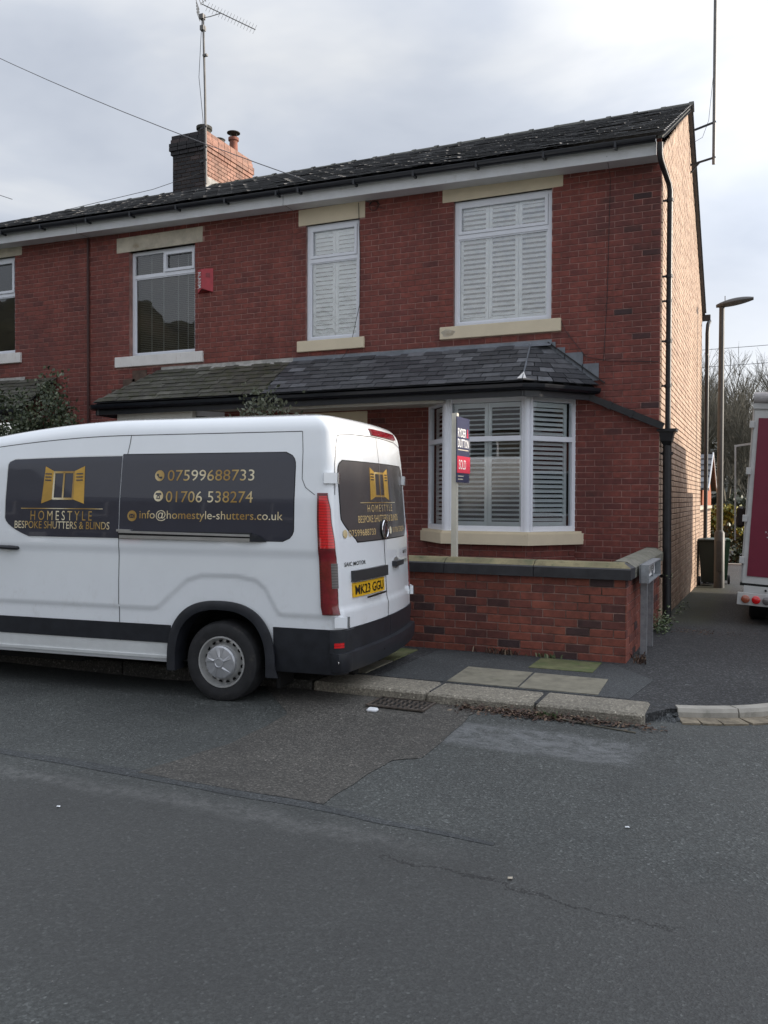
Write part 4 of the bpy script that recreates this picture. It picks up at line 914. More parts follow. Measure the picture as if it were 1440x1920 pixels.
m = MB(); m.lathe([(.14, 9.45), (.14, 9.56), (.17, 9.58), (.17, 9.64), (.12, 9.66), (.001, 9.66)], (-11.1, 15.5, 0), n=18); m.build('chimney_pot', M['pot_dark'], ch, smooth=40)
m = MB(); m.lathe([(.12, 9.40), (.11, 9.53), (.13, 9.55), (.10, 9.57), (.001, 9.57)], (-11.05, 16.0, 0), n=16); m.build('chimney_pot', M['pot_dark'], ch, smooth=40)
m = MB(); m.lathe([(.10, 9.45), (.09, 9.72), (.12, 9.74), (.12, 9.80), (.09, 9.80), (.001, 9.80)], (-11.05, 16.55, 0), n=18); cp = m.build('chimney_pot', M['terracotta'], ch, smooth=40)
m = MB(); m.lathe([(.001, 9.97), (.15, 9.92), (.15, 9.905), (.001, 9.93)], (-11.05, 16.55, 0), n=18)
for k in range(3): m.tube([(-11.05 + .08 * math.cos(k * 2.1), 16.55 + .08 * math.sin(k * 2.1), 9.78), (-11.05 + .08 * math.cos(k * 2.1), 16.55 + .08 * math.sin(k * 2.1), 9.93)], .008, 5)
m.build('cowl', M['pot_dark'], ch, smooth=40)
m = MB(); m.box(cx1 + .004, cx1 + .03, cy0, cy1, 8.0, 8.47); m.build('chimney_flashing', M['mortar_pale'], ch)
ch.location.z += .09
# ------------------------------------------------------------------ aerials, wires
an = empty('tv_aerial', (-10.80, 15.15, 8.4), 'tall tv aerial on a thin mast strapped to the chimney', 'aerial')
m = MB(); m.tube([(-10.80, 15.15, 8.35), (-10.83, 15.15, 10.3), (-10.88, 15.15, 11.85)], [.027, .025, .022], 8); m.build('mast', M['antenna'], an)
for z in (8.85, 9.12, 9.55):
    m = MB(); m.bar((-10.98, 15.19, z), (-10.76, 15.12, z), .02, .035); m.build('bracket', M['iron'], an)
m = MB(); m.box(-10.93, -10.84, 15.1, 15.2, 11.58, 11.68); m.box(-10.95, -10.85, 15.1, 15.2, 11.82, 11.92); m.box(-10.86, -10.76, 15.1, 15.16, 11.02, 11.06); m.build('clamp', M['antenna'], an)
bd = Vector((.75, .35, -.38)).normalized(); b0 = Vector((-10.92, 15.15, 12.15)); b1 = b0 + bd * 1.25
m = MB(); m.tube([b0, b1], .010, 6)
m.tube([Vector((-10.89, 15.15, 11.85)), Vector((-10.75, 15.2, 11.87)), b0 + bd * .45], .009, 5); m.build('boom', M['antenna'], an)
sd = bd.cross(Vector((0, 0, 1))).normalized(); ud = sd.cross(bd).normalized()
for k in range(16):
    p = b0 + bd * (.14 + k * .073); m = MB(); m.tube([p - ud * .10, p + ud * .10], .0045, 4); m.build('element', M['antenna'], an)
for s in (-1, 1):
    m = MB(); c_ = b0 - bd * .02
    for k in range(5): m.tube([c_ + ud * s * (.05 + .055 * k) + bd * -.05 - sd * .18 + bd * .03 * k, c_ + ud * s * (.05 + .055 * k) - bd * .05 + sd * .18 + bd * .03 * k], .006, 4)
    for t in (-.12, .12): m.tube([c_ + ud * s * .05 + sd * t - bd * .05, c_ + ud * s * .27 + sd * t + bd * .07], .006, 4)
    m.build('reflector', M['antenna'], an)
cable([(-10.89, 15.12, 11.8), (-10.95, 15.1, 10.6), (-10.86, 15.12, 9.7), (-10.84, 15.12, 8.6), (-11.6, 14.4, 8.1), (-13.0, 13.4, 7.55)], .006, 'lead', an)
ms = empty('wall_mast', (-.81, 16.2, 7.6), 'bare vertical pole held off the gable by two brackets', 'mast')
m = MB(); m.tube([(-.81, 16.2, 7.62), (-.81, 16.2, 11.4)], .028, 8); m.build('pole', M['antenna'], ms)
m = MB(); m.bar((-1.22, 16.2, 7.66), (-.78, 16.2, 7.74), .03, .03); m.bar((-1.22, 16.2, 7.50), (-1.05, 16.2, 7.68), .025, .025); m.build('bracket', M['iron'], ms)
m = MB(); m.bar((-1.22, 16.2, 8.25), (-.78, 16.2, 8.36), .03, .03); m.build('bracket', M['iron'], ms)
cable([(-.82, 16.2, 9.3), (-.9, 16.2, 8.4), (-1.0, 16.2, 8.12), (-1.2, 16.2, 8.03)], .004, 'lead', ms)
def wire(a, b, sag, label, n=14, r=.006, nm='overhead_wire', mat=None, cat='wire', group=None):
    a = Vector(a); b = Vector(b); pts = [a.lerp(b, i / n) - Vector((0, 0, sag * 4 * (i / n) * (1 - i / n))) for i in range(n + 1)]
    m = MB(); m.tube(pts, r, 5); m.build(nm, mat or M['wire'], None, label=label, cat=cat, group=group)
wire((-5.33, FY - .02, 6.10), (-20.5, 14.2, 14.3), .28, 'long thin wire sloping down across the sky past the chimney to the narrow window', r=.0075)
wire((-12.4, 11.5, 7.08), (-19.5, 12.4, 10.2), .1, 'short wire rising left from the roof edge of the leftmost house', r=.006)
wire((-14, 42, 8.55), (18, 38, 8.6), .25, 'upper of two faint wires crossing behind the street lamp', r=.012)
wire((-14, 42, 7.75), (18, 38, 7.9), .25, 'lower of two faint wires crossing behind the street lamp', r=.012)
# ------------------------------------------------------------------ alarm box
al = empty('alarm_box', (-8.27, FY, 5.02), 'faded red burglar alarm box on the wall right of the blind window', 'alarm box')
a0, a1, ar = -8.42, -8.12, -8.275; yb, yf = FY - .006, FY - .105
m = MB(); m.add([(a0, yb, 5.04), (a1, yb, 5.04), (ar, yf, 5.09), (a0, yb, 5.42), (a1, yb, 5.42), (ar, yf, 5.40)], [(3, 4, 5), (0, 3, 5, 2), (1, 2, 5, 4), (0, 1, 4, 3)]); m.build('cover', M['alarm_red'], al)
m = MB(); m.add([(a0, yb, 5.035), (a1, yb, 5.035), (ar, yf - .002, 5.085)], [(0, 1, 2)]); m.build('underside', M['lamp_dark'], al)
for k in range(4):
    m = MB(); z = 5.33 - k * .018; p = Vector((ar, yf, z)); q = Vector((a1, yb, z)); m.bar(p.lerp(q, .35) + Vector((.002, -.003, 0)), p.lerp(q, .72) + Vector((.002, -.003, 0)), .003, .007); m.build('vent_slot', M['lamp_dark'], al)
# ------------------------------------------------------------------ text
def text_mb(s, w, h, spacing=1.0, fontbold=False):
    cu = bpy.data.curves.new('text', 'FONT'); cu.body = s; cu.space_character = spacing; cu.resolution_u = 3
    if fontbold: cu.offset = .012
    ob = bpy.data.objects.new('text_tmp', cu); col.objects.link(ob)
    dg = bpy.context.evaluated_depsgraph_get(); me = bpy.data.meshes.new_from_object(ob.evaluated_get(dg))
    vs_ = [tuple(v.co) for v in me.vertices]; fs = [tuple(p.vertices) for p in me.polygons]
    bpy.data.objects.remove(ob); bpy.data.curves.remove(cu); bpy.data.meshes.remove(me)
    x0 = min(v[0] for v in vs_); x1 = max(v[0] for v in vs_); y0 = min(v[1] for v in vs_); y1 = max(v[1] for v in vs_)
    return [((v[0] - x0) / (x1 - x0) * w, (v[1] - y0) / (y1 - y0) * h) for v in vs_], fs
def put_text(s, P, u0, v0, w, h, name, mat, parent, spacing=1.0, shear=0, bold=False, off=.0):
    vs_, fs = text_mb(s, w, h, spacing, bold); m = MB(); m.add([P(u0 + a, v0 + b + shear * a) for a, b in vs_], fs); return m.build(name, mat, parent, fix=False)
# red-box lettering, set vertically on its left facet
def Pal(u, v):
    p = Vector((a0, yb, 0)).lerp(Vector((ar, yf, 0)), .12 + .8 * v / .1); return (p.x - .004, p.y - .004, 5.38 - u)
put_text('ALARM', Pal, .0, .0, .27, .1, 'lettering', M['whiteink'], al, bold=True)
# ------------------------------------------------------------------ van
VA = math.radians(5.3)
van = empty('van', (-4.10, 6.0, 0), 'white panel van with dark window panels and gold lettering parked by the kerb', 'van', rot=(0, 0, VA))
def lerp_tab(t, z):
    if z <= t[0][0]: return t[0][1]
    for (a, b), (c, d) in zip(t, t[1:]):
        if z <= c: return b + (d - b) * (z - a) / (c - a)
    return t[-1][1]
def ss(x): x = max(0, min(1, x)); return x * x * (3 - 2 * x)
IN = [(.28, .06), (.34, .03), (.47, .012), (.63, 0), (1.19, 0), (1.235, 0), (1.30, -.013), (1.40, -.011), (1.7, .004), (2.05, .045), (2.27, .085)]
FL = [(-.70, .775), (-.64, .79), (-.36, 1.03), (-.22, 1.075), (.12, 1.083), (.30, 1.05), (.38, .99), (.49, .80), (.53, .775)]
def flare_h(x):
    return max(lerp_tab(FL, x), lerp_tab(FL, x + 3.76)) if -5 < x else .775
def side_in(x, z):
    return lerp_tab(IN, z) + .013 * ss((flare_h(x) - z) / .024)
RR = [(.28, 1.11), (.6, 1.125), (.80, 1.125), (.84, 1.11), (1.36, 1.085), (2.07, 1.03), (2.27, 1.005)]
FF = [(.28, -4.72), (.5, -4.84), (.9, -4.86), (1.10, -4.78), (1.22, -4.45), (1.36, -4.1), (1.45, -3.98), (2.27, -3.30)]
WD = 2.02; BOW = .075; RC = .105; FC = .30; FB = .16
def drop(x, z):
    if x < -1.0 and z > 2.0: return .105 * ((-1.0 - x) / 1.4) ** 1.8 * min(1, (z - 2.0) / .35) if x > -3.4 else .105 * (2.4 / 1.4) ** 1.8 * min(1, (z - 2.0) / .35)
    return 0
def rearx(y, z, d=0, dy=0):
    return lerp_tab(RR, z) - d - BOW * ((y - 1.01) / .9) ** 2
def frontx(y, z, d=0): return lerp_tab(FF, z) + d * 1.2 + FB * ((y - 1.01) / .9) ** 2
def CP(s, z, d=0, off=0):
    """point on the van skin; s<.9 near side (metres), .9-1.9 rear corner, 1.9-2.9 rear face"""
    rc = RC + d * .3; yn = side_in(min(s, .84), z) + d
    xc = rearx(yn + rc, z, d) - rc
    if s <= .6: p = Vector((s, yn, z)); n = Vector((0, -1, 0))
    elif s <= .9: x = .6 + (s - .6) / .3 * (xc - .6); p = Vector((x, yn, z)); n = Vector((0, -1, 0))
    elif s <= 1.9:
        f = (s - .9) * math.pi / 2; p = Vector((xc + rc * math.sin(f), yn + rc * (1 - math.cos(f)), z)); n = Vector((math.sin(f), -math.cos(f), 0))
    elif s <= 2.9:
        t = s - 1.9; y = yn + rc + (WD - 2 * yn - 2 * rc) * t; p = Vector((rearx(y, z, d), y, z)); n = Vector((1, .17 * (y - 1.01), 0)).normalized()
    elif s <= 3.9:
        f = (s - 2.9) * math.pi / 2; p = Vector((xc + rc * math.cos(f), WD - yn - rc + rc * math.sin(f), z)); n = Vector((math.cos(f), math.sin(f), 0))
    else: x = xc - (s - 3.9); p = Vector((x, WD - yn, z)); n = Vector((0, 1, 0))
    p = p + n * off; p.z -= drop(p.x, z)
    return p
def CF(s, z, d=0):
    """front end, s 0..1 near corner, 1..2 face, 2..3 far corner"""
    yn = side_in(-3.0, z) + d; fc = FC; xc = frontx(yn + fc, z, d) + fc
    if s <= 1: f = s * math.pi / 2; p = Vector((xc - fc * math.sin(f), yn + fc * (1 - math.cos(f)), z))
    elif s <= 2: y = yn + fc + (WD - 2 * yn - 2 * fc) * (s - 1); p = Vector((frontx(y, z, d), y, z))
    else: f = (s - 2) * math.pi / 2; p = Vector((xc - fc * math.cos(f), WD - yn - fc + fc * math.sin(f), z))
    p.z -= drop(-3.4, z); return p
zl = []; z = .30
while z < 2.27: zl.append((z, 0)); z += .02 if z < 1.4 else .045
zl.append((2.27, 0))
for k in range(1, 9): f = k / 8 * math.pi / 2; zl.append((2.27 + .145 * math.sin(f), .02 * math.sin(f) + .13 * (1 - math.cos(f))))
zl += [(2.432, .24), (2.45, .40), (2.462, .58), (2.468, .75)]
xs = []; x = -2.9
while x < .9: xs.append(x); x += .02
near = [-5 + i for i in range(0)]
ring_n = None; body = MB(); rings = []; arcs = []
for (z, d) in zl:
    xfr = CF(0, z, d).x; r_ = []
    r_ += [CP(xfr + (-2.9 - xfr) * i / 14, z, d) for i in range(14)]
    r_ += [CP(s, z, d) for s in xs] + [CP(.9 + i / 8, z, d) for i in range(9)] + [CP(1.9 + i / 24, z, d) for i in range(1, 25)] + [CP(2.9 + i / 8, z, d) for i in range(1, 9)]
    Xf = CP(3.9, z, d).x
    r_ += [CP(3.9 + (Xf - xfr) * i / 70, z, d) for i in range(1, 70)]
    r_ += [CF(3 - i / 6, z, d) for i in range(6)] + [CF(2 - i / 12, z, d) for i in range(12)] + [CF(1 - i / 6, z, d) for i in range(6)]
    rings.append(r_)
K = len(rings[0])
AX, AZ, AA, AB = -.03, .33, .455, .485
def in_arch(p, g=0):
    for cx in (AX, AX - 3.76):
        if abs(p.x - cx) < AA + g and p.z < AZ + AB + g:
            if p.z < AZ or (abs(p.x - cx) / (AA + g)) ** 2.5 + (abs(p.z - AZ) / (AB + g)) ** 2.5 < 1: return True
    return False
F = []
for i in range(len(rings) - 1):
    for j in range(K):
        j2 = (j + 1) % K; c = (rings[i][j] + rings[i + 1][j2]) / 2
        if c.z < 1 and in_arch(c) and (c.y < .2 or c.y > 1.8): continue
        F.append((i * K + j, i * K + j2, (i + 1) * K + j2, (i + 1) * K + j))
F.append(tuple((len(rings) - 1) * K + j for j in range(K)))
body.add([p for r_ in rings for p in r_], F)
body.build('body', M['van_white'], van, smooth=True)
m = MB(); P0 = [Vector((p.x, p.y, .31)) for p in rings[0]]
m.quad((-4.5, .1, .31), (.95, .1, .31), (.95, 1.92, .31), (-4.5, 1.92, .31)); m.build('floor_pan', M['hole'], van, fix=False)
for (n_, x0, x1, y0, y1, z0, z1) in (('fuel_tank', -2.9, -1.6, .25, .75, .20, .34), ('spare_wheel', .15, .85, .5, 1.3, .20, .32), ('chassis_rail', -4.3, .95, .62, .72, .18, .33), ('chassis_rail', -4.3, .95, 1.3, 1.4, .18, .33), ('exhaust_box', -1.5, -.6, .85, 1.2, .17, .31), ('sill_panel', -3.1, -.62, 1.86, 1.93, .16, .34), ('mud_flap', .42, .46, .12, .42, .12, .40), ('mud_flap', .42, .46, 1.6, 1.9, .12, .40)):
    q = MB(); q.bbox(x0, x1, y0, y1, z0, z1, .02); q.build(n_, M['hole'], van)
def patch(name, s0, s1, z0, z1, off, mat, ns=20, nz=6, zlo=None, zhi=None, slo=None, shi=None, thick=None, parent=None, smooth=35):
    """sheet following the skin with rims running back to it"""
    m = MB(); g = []
    for j in range(nz + 1):
        row = []
        for i in range(ns + 1):
            tz = j / nz; zz = z0 + (z1 - z0) * tz
            a = slo(zz) if slo else s0; b = shi(zz) if shi else s1
            s = a + (b - a) * i / ns
            if zlo or zhi:
                lo = zlo(s) if zlo else z0; hi = zhi(s) if zhi else z1; zz = lo + (hi - lo) * tz
            row.append((s, zz))
        g.append(row)
    vs_ = [CP(s, z, 0, off) for r_ in g for (s, z) in r_]; w = ns + 1
    m.add(vs_, [(j * w + i, j * w + i + 1, (j + 1) * w + i + 1, (j + 1) * w + i) for j in range(nz) for i in range(ns)])
    edge = [(0, i) for i in range(w)] + [(j, ns) for j in range(1, nz + 1)] + [(nz, i) for i in range(ns - 1, -1, -1)] + [(j, 0) for j in range(nz - 1, 0, -1)]
    o = [CP(g[j][i][0], g[j][i][1], 0, off) for j, i in edge]; q = [CP(g[j][i][0], g[j][i][1], 0, (off - thick) if thick else -.01) for j, i in edge]; n = len(edge)
    m.add(o + q, [(i, (i + 1) % n, n + (i + 1) % n, n + i) for i in range(n)])
    return m.build(name, mat, parent or van, smooth=smooth, fix=False)
# dark window panels (rounded, shaped)
def corner_lo(a, b, r, lo, hi):
    pass
def rounded(xa, xb, za, zb, r, chamL=None):
    def f(z):
        l, rr = xa, xb
        if z > zb - r: q = r - math.sqrt(max(0, r * r - (z - zb + r) ** 2)); l += q if chamL is not None else 0; rr -= q if chamL != 'L' else 0
        if z < za + r: q = r - math.sqrt(max(0, r * r - (za + r - z) ** 2)); rr -= q if chamL != 'L' else 0
        if chamL == 'L' and z < za + .17: l = xa + .27 * ((za + .17 - z) / .17) ** 1.9
        return l, rr
    return f
fL = rounded(-2.25, -1.025, 1.368, 2.085, .07, 'L'); fR = rounded(-1.018, .640, 1.372, 2.095, .10)
def panel(f, z0, z1, off, mat, name, **k): return patch(name, 0, 0, z0, z1, off, mat, ns=40, nz=26, slo=lambda z: f(z)[0], shi=lambda z: f(z)[1], **k)
panel(lambda z: (fL(z)[0] - .012, fL(z)[1]), 1.356, 2.097, .0015, M['van_sill'], 'window_recess'); panel(lambda z: (fR(z)[0], fR(z)[1] + .008), 1.366, 2.103, .0015, M['gasket'], 'window_recess')
panel(fL, 1.368, 2.085, .004, M['wrap'], 'window_panel'); panel(fR, 1.372, 2.095, .004, M['wrap'], 'window_panel')
# seams
def seam(pts, w=.006, mat=None, off=.0025, name='panel_gap'):
    m = MB()
    for (a, b) in zip(pts, pts[1:]):
        n = max(2, int(max(abs(a[0] - b[0]) / .05, abs(a[1] - b[1]) / .05)))
        for k in range(n):
            s0 = a[0] + (b[0] - a[0]) * k / n; s1 = a[0] + (b[0] - a[0]) * (k + 1) / n; z0 = a[1] + (b[1] - a[1]) * k / n; z1 = a[1] + (b[1] - a[1]) * (k + 1) / n
            P, Q = CP(s0, z0, 0, off), CP(s1, z1, 0, off); d = (Q - P).normalized(); nn = (CP(s0, z0, 0, off + .1) - P).normalized(); t = d.cross(nn) * w / 2
            m.quad(P - t, Q - t, Q + t, P + t)
    return m.build(name, mat or M['gasket'], van, fix=False)
seam([(-.955, 2.27), (-.96, 2.2), (-.975, 2.09), (-1.02, 1.36), (-1.03, 1.0), (-1.03, .34)]); seam([(.70, 2.27), (.715, 2.1), (.715, 1.88), (.75, 1.81), (.84, 1.75)], .005)
seam([(-2.9, 2.262), (-2.0, 2.265), (-.6, 2.268), (.70, 2.27)], .006); seam([(-2.45, 2.26), (-2.52, 1.9), (-2.56, 1.4), (-2.5, .6), (-2.5, .36)], .006)
# roof gutter line above the side
# cladding
SL = -2.9
patch('side_moulding', -3.3, AX - AA - .03, .475, .63, .012, M['black_plastic'], 40, 3)
patch('sill', -3.3, AX - AA - .03, .335, .470, .004, M['van_sill'], 40, 3); patch('sill_lip', -3.3, AX - AA - .03, .335, .36, .014, M['van_sill'], 30, 1)
patch('rear_cladding', AX + AA + .03, 1.899, .292, .665, .010, M['black_plastic'], 30, 4); patch('door_cladding', 1.9, 2.41, .465, .665, .012, M['black_plastic'], 16, 3); patch('door_cladding', 2.414, 3.6, .465, .665, .012, M['black_plastic'], 24, 3)
def side_pt(x, z, off=.0): return Vector((x, side_in(x, max(z, .34)) - off, z))
for sgn, cx in ((0, AX), (0, AX - 3.76)):
    m = MB(); rows_ = []
    for i in range(41):
        t = i / 40; a = math.pi * (1 - t)
        ca, sa = math.cos(a), math.sin(a)
        def se(A, B): return (cx + A * (1 if ca > 0 else -1) * abs(ca) ** (2 / 2.5), AZ + B * abs(sa) ** (2 / 2.5))
        xo, zo = se(AA + .052, AB + .046); xi, zi = se(AA - .028, AB - .030)
        rows_.append([(xo, -.002, zo), (xo, -.018, zo), ((xo + xi) / 2, -.030, (zo + zi) / 2), (xi, -.020, zi), (xi, .16, zi)])
    for dz, dx in ((-.08, 0), ):
        f_ = [(p[0], p[1], p[2] + dz) for p in rows_[0]]; l_ = [(p[0] + (.03 if k < 2 else -.0), p[1], p[2] + dz) for k, p in enumerate(rows_[-1])]
        rows_ = [f_] + rows_ + [l_]
    n = 5
    m.add([p for r_ in rows_ for p in r_], [(i * n + j, i * n + j + 1, (i + 1) * n + j + 1, (i + 1) * n + j) for i in range(len(rows_) - 1) for j in range(n - 1)])
    m.build('wheel_arch_trim', M['black_plastic'], van, smooth=40)
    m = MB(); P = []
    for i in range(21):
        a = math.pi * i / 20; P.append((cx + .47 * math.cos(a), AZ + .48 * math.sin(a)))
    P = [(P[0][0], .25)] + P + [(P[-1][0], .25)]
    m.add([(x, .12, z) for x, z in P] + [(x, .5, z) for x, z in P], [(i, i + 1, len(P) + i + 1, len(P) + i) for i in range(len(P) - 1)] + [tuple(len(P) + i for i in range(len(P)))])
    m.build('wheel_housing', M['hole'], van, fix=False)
# wheels
def wheel(cx, cy, s):
    w = empty('wheel', (cx, cy, .342)); w.parent = van; W[w.name] = Vector((0, 0, 0))
    def q(prof): return [(r, h * s) for r, h in prof]
    m = MB(); m.lathe(q([(.215, .0), (.222, -.012), (.26, -.020), (.30, -.018), (.325, -.006), (.340, .025), (.342, .06), (.342, .16), (.335, .20), (.30, .215), (.22, .21)]), (0, 0, 0), 'Y', 48); m.build('tyre', M['tyre'], w, smooth=30)
    for k in range(40):
        pass
    m = MB(); m.lathe(q([(.222, .0), (.215, -.014), (.205, -.014), (.200, .004), (.192, .03), (.178, .052), (.165, .050), (.150, .028), (.142, .008), (.10, .0), (.001, .0)]), (0, 0, 0), 'Y', 48); m.build('rim', M['rim'], w, smooth=30)
    for k in range(16):
        a = 2 * math.pi * (k + .5) / 16; m = MB(); n_ = 10; c = Vector((.176 * math.cos(a), .047 * s, .176 * math.sin(a))); e1 = Vector((math.cos(a), .35 * s, math.sin(a))) ; e2 = Vector((-math.sin(a), 0, math.cos(a)))
        m.add([c + e1 * .016 * math.cos(t) + e2 * .018 * math.sin(t) + Vector((0, -.004 * s, 0)) for t in [i * 2 * math.pi / n_ for i in range(n_)]], [tuple(range(n_))]); m.build('vent_hole', M['hole'], w, fix=False)
    m = MB(); m.lathe(q([(.140, .006), (.138, -.022), (.125, -.034), (.07, -.044), (.045, -.046), (.043, -.056), (.034, -.058), (.03, -.052), (.001, -.054)]), (0, 0, 0), 'Y', 40); hb_ = m.build('hubcap', M['hub'], w, smooth=30)
    for k in range(5):
        a = 2 * math.pi * k / 5 + math.pi / 2; e1 = Vector((math.cos(a), 0, math.sin(a))); e2 = Vector((-math.sin(a), 0, math.cos(a)))
        m = MB(); y1, y2 = -.050 * s, -.040 * s
        m.add([e1 * .044 - e2 * .012 + Vector((0, y1, 0)), e1 * .044 + e2 * .012 + Vector((0, y1, 0)), e1 * .128 + e2 * .042 + Vector((0, y2, 0)), e1 * .128 - e2 * .042 + Vector((0, y2, 0)), e1 * .05 + Vector((0, y1 - .010 * s, 0)), e1 * .124 + Vector((0, y2 - .004 * s, 0))],
              [(0, 4, 5, 3), (4, 1, 2, 5), (0, 3, 2, 1)]); m.build('spoke', M['hub'], w, fix=False)
    return w
for cx in (AX, AX - 3.76):
    wheel(cx, .025, 1); wheel(cx, WD - .025, -1)
m = MB(); m.bar((AX, .25, .34), (AX, 1.8, .34), .12, .12); m.bar((AX - .25, .3, .5), (AX + .1, .3, .36), .05, .07); m.build('rear_axle', M['iron'], van)
# rear details --------------------------------------------------------------
def RP(y, z, off=.004):      # point on the rear skin for sideways position y
    yn = side_in(.84, z); rc = RC
    if y < yn + rc: f = math.acos(max(-1, min(1, 1 - max(0, y - yn) / rc))); return CP(.9 + f / (math.pi / 2), z, 0, off)
    yy = (y - yn - rc) / (WD - 2 * yn - 2 * rc); return CP(1.9 + yy, z, 0, off)
def SP(x, z, off=.007): return CP(x, z, 0, off)
def sof(y, z):
    yn = side_in(.84, z); rc = RC
    if y < yn + rc: f = math.acos(max(-1, min(1, 1 - max(0, y - yn) / rc))); return .9 + f / (math.pi / 2)
    return 1.9 + (y - yn - rc) / (WD - 2 * yn - 2 * rc)
def rpatch(name, ya, yb, z0, z1, off, mat, ns=16, nz=10, f=None, **k):
    g = f or (lambda z: (ya, yb))
    return patch(name, 0, 0, z0, z1, off, mat, ns, nz, slo=lambda z: sof(g(z)[0], z), shi=lambda z: sof(g(z)[1], z), **k)
def fRear(z):
    l, r_ = .135, 1.84; r = .09
    if z > 2.03 - r: q = r - math.sqrt(max(0, r * r - (z - 2.03 + r) ** 2)); l += q; r_ -= q
    if z < 1.36 + .20: l += .26 * ((1.56 - z) / .20) ** 1.3
    if z < 1.36 + r: q = r - math.sqrt(max(0, r * r - (1.36 + r - z) ** 2)); r_ -= q
    return l, r_
rpatch('rear_window_recess', 0, 0, 1.350, 2.04, .002, M['gasket'], 40, 24, f=lambda z: (fRear(max(1.36, min(2.03, z)))[0] - .012, fRear(max(1.36, min(2.03, z)))[1] + .012))
M['wrap_rear'] = simple('rear_vinyl_wrap', (.080, .072, .070), .3, var=.08, coat=.3, scale=3)  # rear wrap is a lighter, warmer grey than the side wrap
rpatch('rear_window_panel', 0, 0, 1.36, 2.03, .0045, M['wrap_rear'], 40, 24, f=fRear)
CY = .99
m = MB()
seam([(sof(CY + .0, .34), .34), (sof(CY + .0, .9), .9), (sof(CY - .01, 1.36), 1.36)], .012); seam([(sof(CY - .01, 2.03), 2.03), (sof(CY - .02, 2.27), 2.27)], .006)
seam([(sof(CY - .01, 1.36), 1.36), (sof(CY - .02, 2.03), 2.03)], .007, M['alu'], .0075, 'door_strip')
# door outline: arch at the top, down the near corner
dl = [(sof(.13, .67), .67), (1.62, .80), (1.66, 1.2), (1.60, 1.75), (1.62, 2.0), (1.70, 2.16), (1.85, 2.235), (2.05, 2.262), (2.35, 2.272), (2.75, 2.262), (2.95, 2.22), (3.1, 2.1)]
seam(dl[3:], .006)
# tail lamps
def lampz(side):
    def lo(z): # near edge
        return .885 if side < 0 else 3.02
    return lo
def tail(side):
    if side < 0:
        a = lambda z: .860 + .01 * ss((z - 1.5) / .3); b = lambda z: 1.47 - .13 * ss((z - 1.33) / .25) - .12 * ss((z - 1.62) / .14)
    else:
        a = lambda z: 3.30 + .3 * ss((z - 1.33) / .3); b = lambda z: 4.0
    o = patch('tail_lamp', 0, 0, .785, 1.765, .016, M['lamp_dark'], 14, 30, slo=a, shi=b)
    patch('lens', 0, 0, 1.32, 1.74, .021, M['lamp_red'], 14, 20, slo=lambda z: a(z) + .02, shi=lambda z: b(z) - .05, parent=o)
    patch('lens', 0, 0, .80, 1.31, .021, M['lamp_deep'], 14, 20, slo=lambda z: a(z) + .02, shi=lambda z: b(z) - .07, parent=o)
    if side < 0: patch('reverse_lens', 1.20, 1.48, 1.00, 1.20, .024, M['lamp_clear'], 8, 8, parent=o)
tail(-1); tail(1)
# hinges
def hinge(y0, z, s=-1):
    h = empty('door_hinge', (0, 0, 0)); h.parent = van; W[h.name] = Vector((0, 0, 0))
    A, B = CP(y0, z, 0, .02), CP(y0 + .55 * (1 if s < 0 else 1), z, 0, .028)
    m = MB(); m.bar(A, B, .03, .085); m.build('hinge_arm', M['van_white'], h)
    m = MB(); C_ = CP(y0 + .60, z, 0, .035); m.tube([C_ + Vector((0, 0, -.045)), C_ + Vector((0, 0, .045))], .016, 8); m.build('hinge_pin', M['chrome'], h)
hinge(1.05, 1.885); hinge(1.15, .725); hinge(2.85, 1.9, 1); hinge(2.95, .80, 1)
# number plate, housing, handle, emblem
rpatch('plate_light_housing', .25, .965, 1.035, 1.125, .035, M['plastic_grey'], 12, 4)
pl = rpatch('number_plate', .255, .905, .905, 1.022, .014, M['plate'], 12, 3)
def PR(u, v): return RP(u, v, .018)
put_text('MK23 GGU', PR, .285, .922, .585, .080, 'plate_characters', M['ink'], van, bold=True)
m = MB(); m.box(1.135, 1.15, .40, .86, .888, .902); m.build('plate_bracket', M['ink'], van)
h_ = rpatch('rear_door_handle', 1.20, 1.47, 1.095, 1.14, .045, M['black_plastic'], 8, 4)
m = MB(); c = RP(1.33, 1.12, .003)
m.add([c + Vector((.002, .085 * math.cos(t), .055 * math.sin(t))) for t in [i * math.pi / 8 for i in range(16)]], [tuple(range(16))]); m.build('handle_cup', M['alu'], van, fix=False)
em = empty('emblem', (0, 0, 0)); em.parent = van; W[em.name] = Vector((0, 0, 0))
c = RP(CY - .015, 1.445, .02); ex = Vector((0, 1, 0)); ez = Vector((-.04, 0, 1)).normalized(); nx = Vector((1, 0, .04))
def ellipse_ring(r0, r1, n=36, a0=0, a1=2 * math.pi, o=0): 
    vs_ = []; 
    for i in range(n + 1):
        t = a0 + (a1 - a0) * i / n
        for r in (r0, (r0 + r1) / 2, r1): vs_.append(c + ex * (r * .98 * math.cos(t)) + ez * (r * .95 * math.sin(t)) + nx * (o + (.010 if r == (r0 + r1) / 2 else 0)))
    return vs_, [(i * 3 + j, i * 3 + j + 1, (i + 1) * 3 + j + 1, (i + 1) * 3 + j) for i in range(n) for j in range(2)]
m = MB(); m.lathe([(.092, 0), (.092, .02), (.001, .022)], (0, 0, 0), 'X', 30); m.v = [(c.x - .018 + v[0], c.y + v[1], c.z + v[2] * .95) for v in m.v]; m.build('emblem_disc', M['ink'], em, smooth=40)
m = MB(); m.add(*ellipse_ring(.076, .094, o=.004)); m.build('emblem_ring', M['chrome'], em, smooth=True, fix=False)
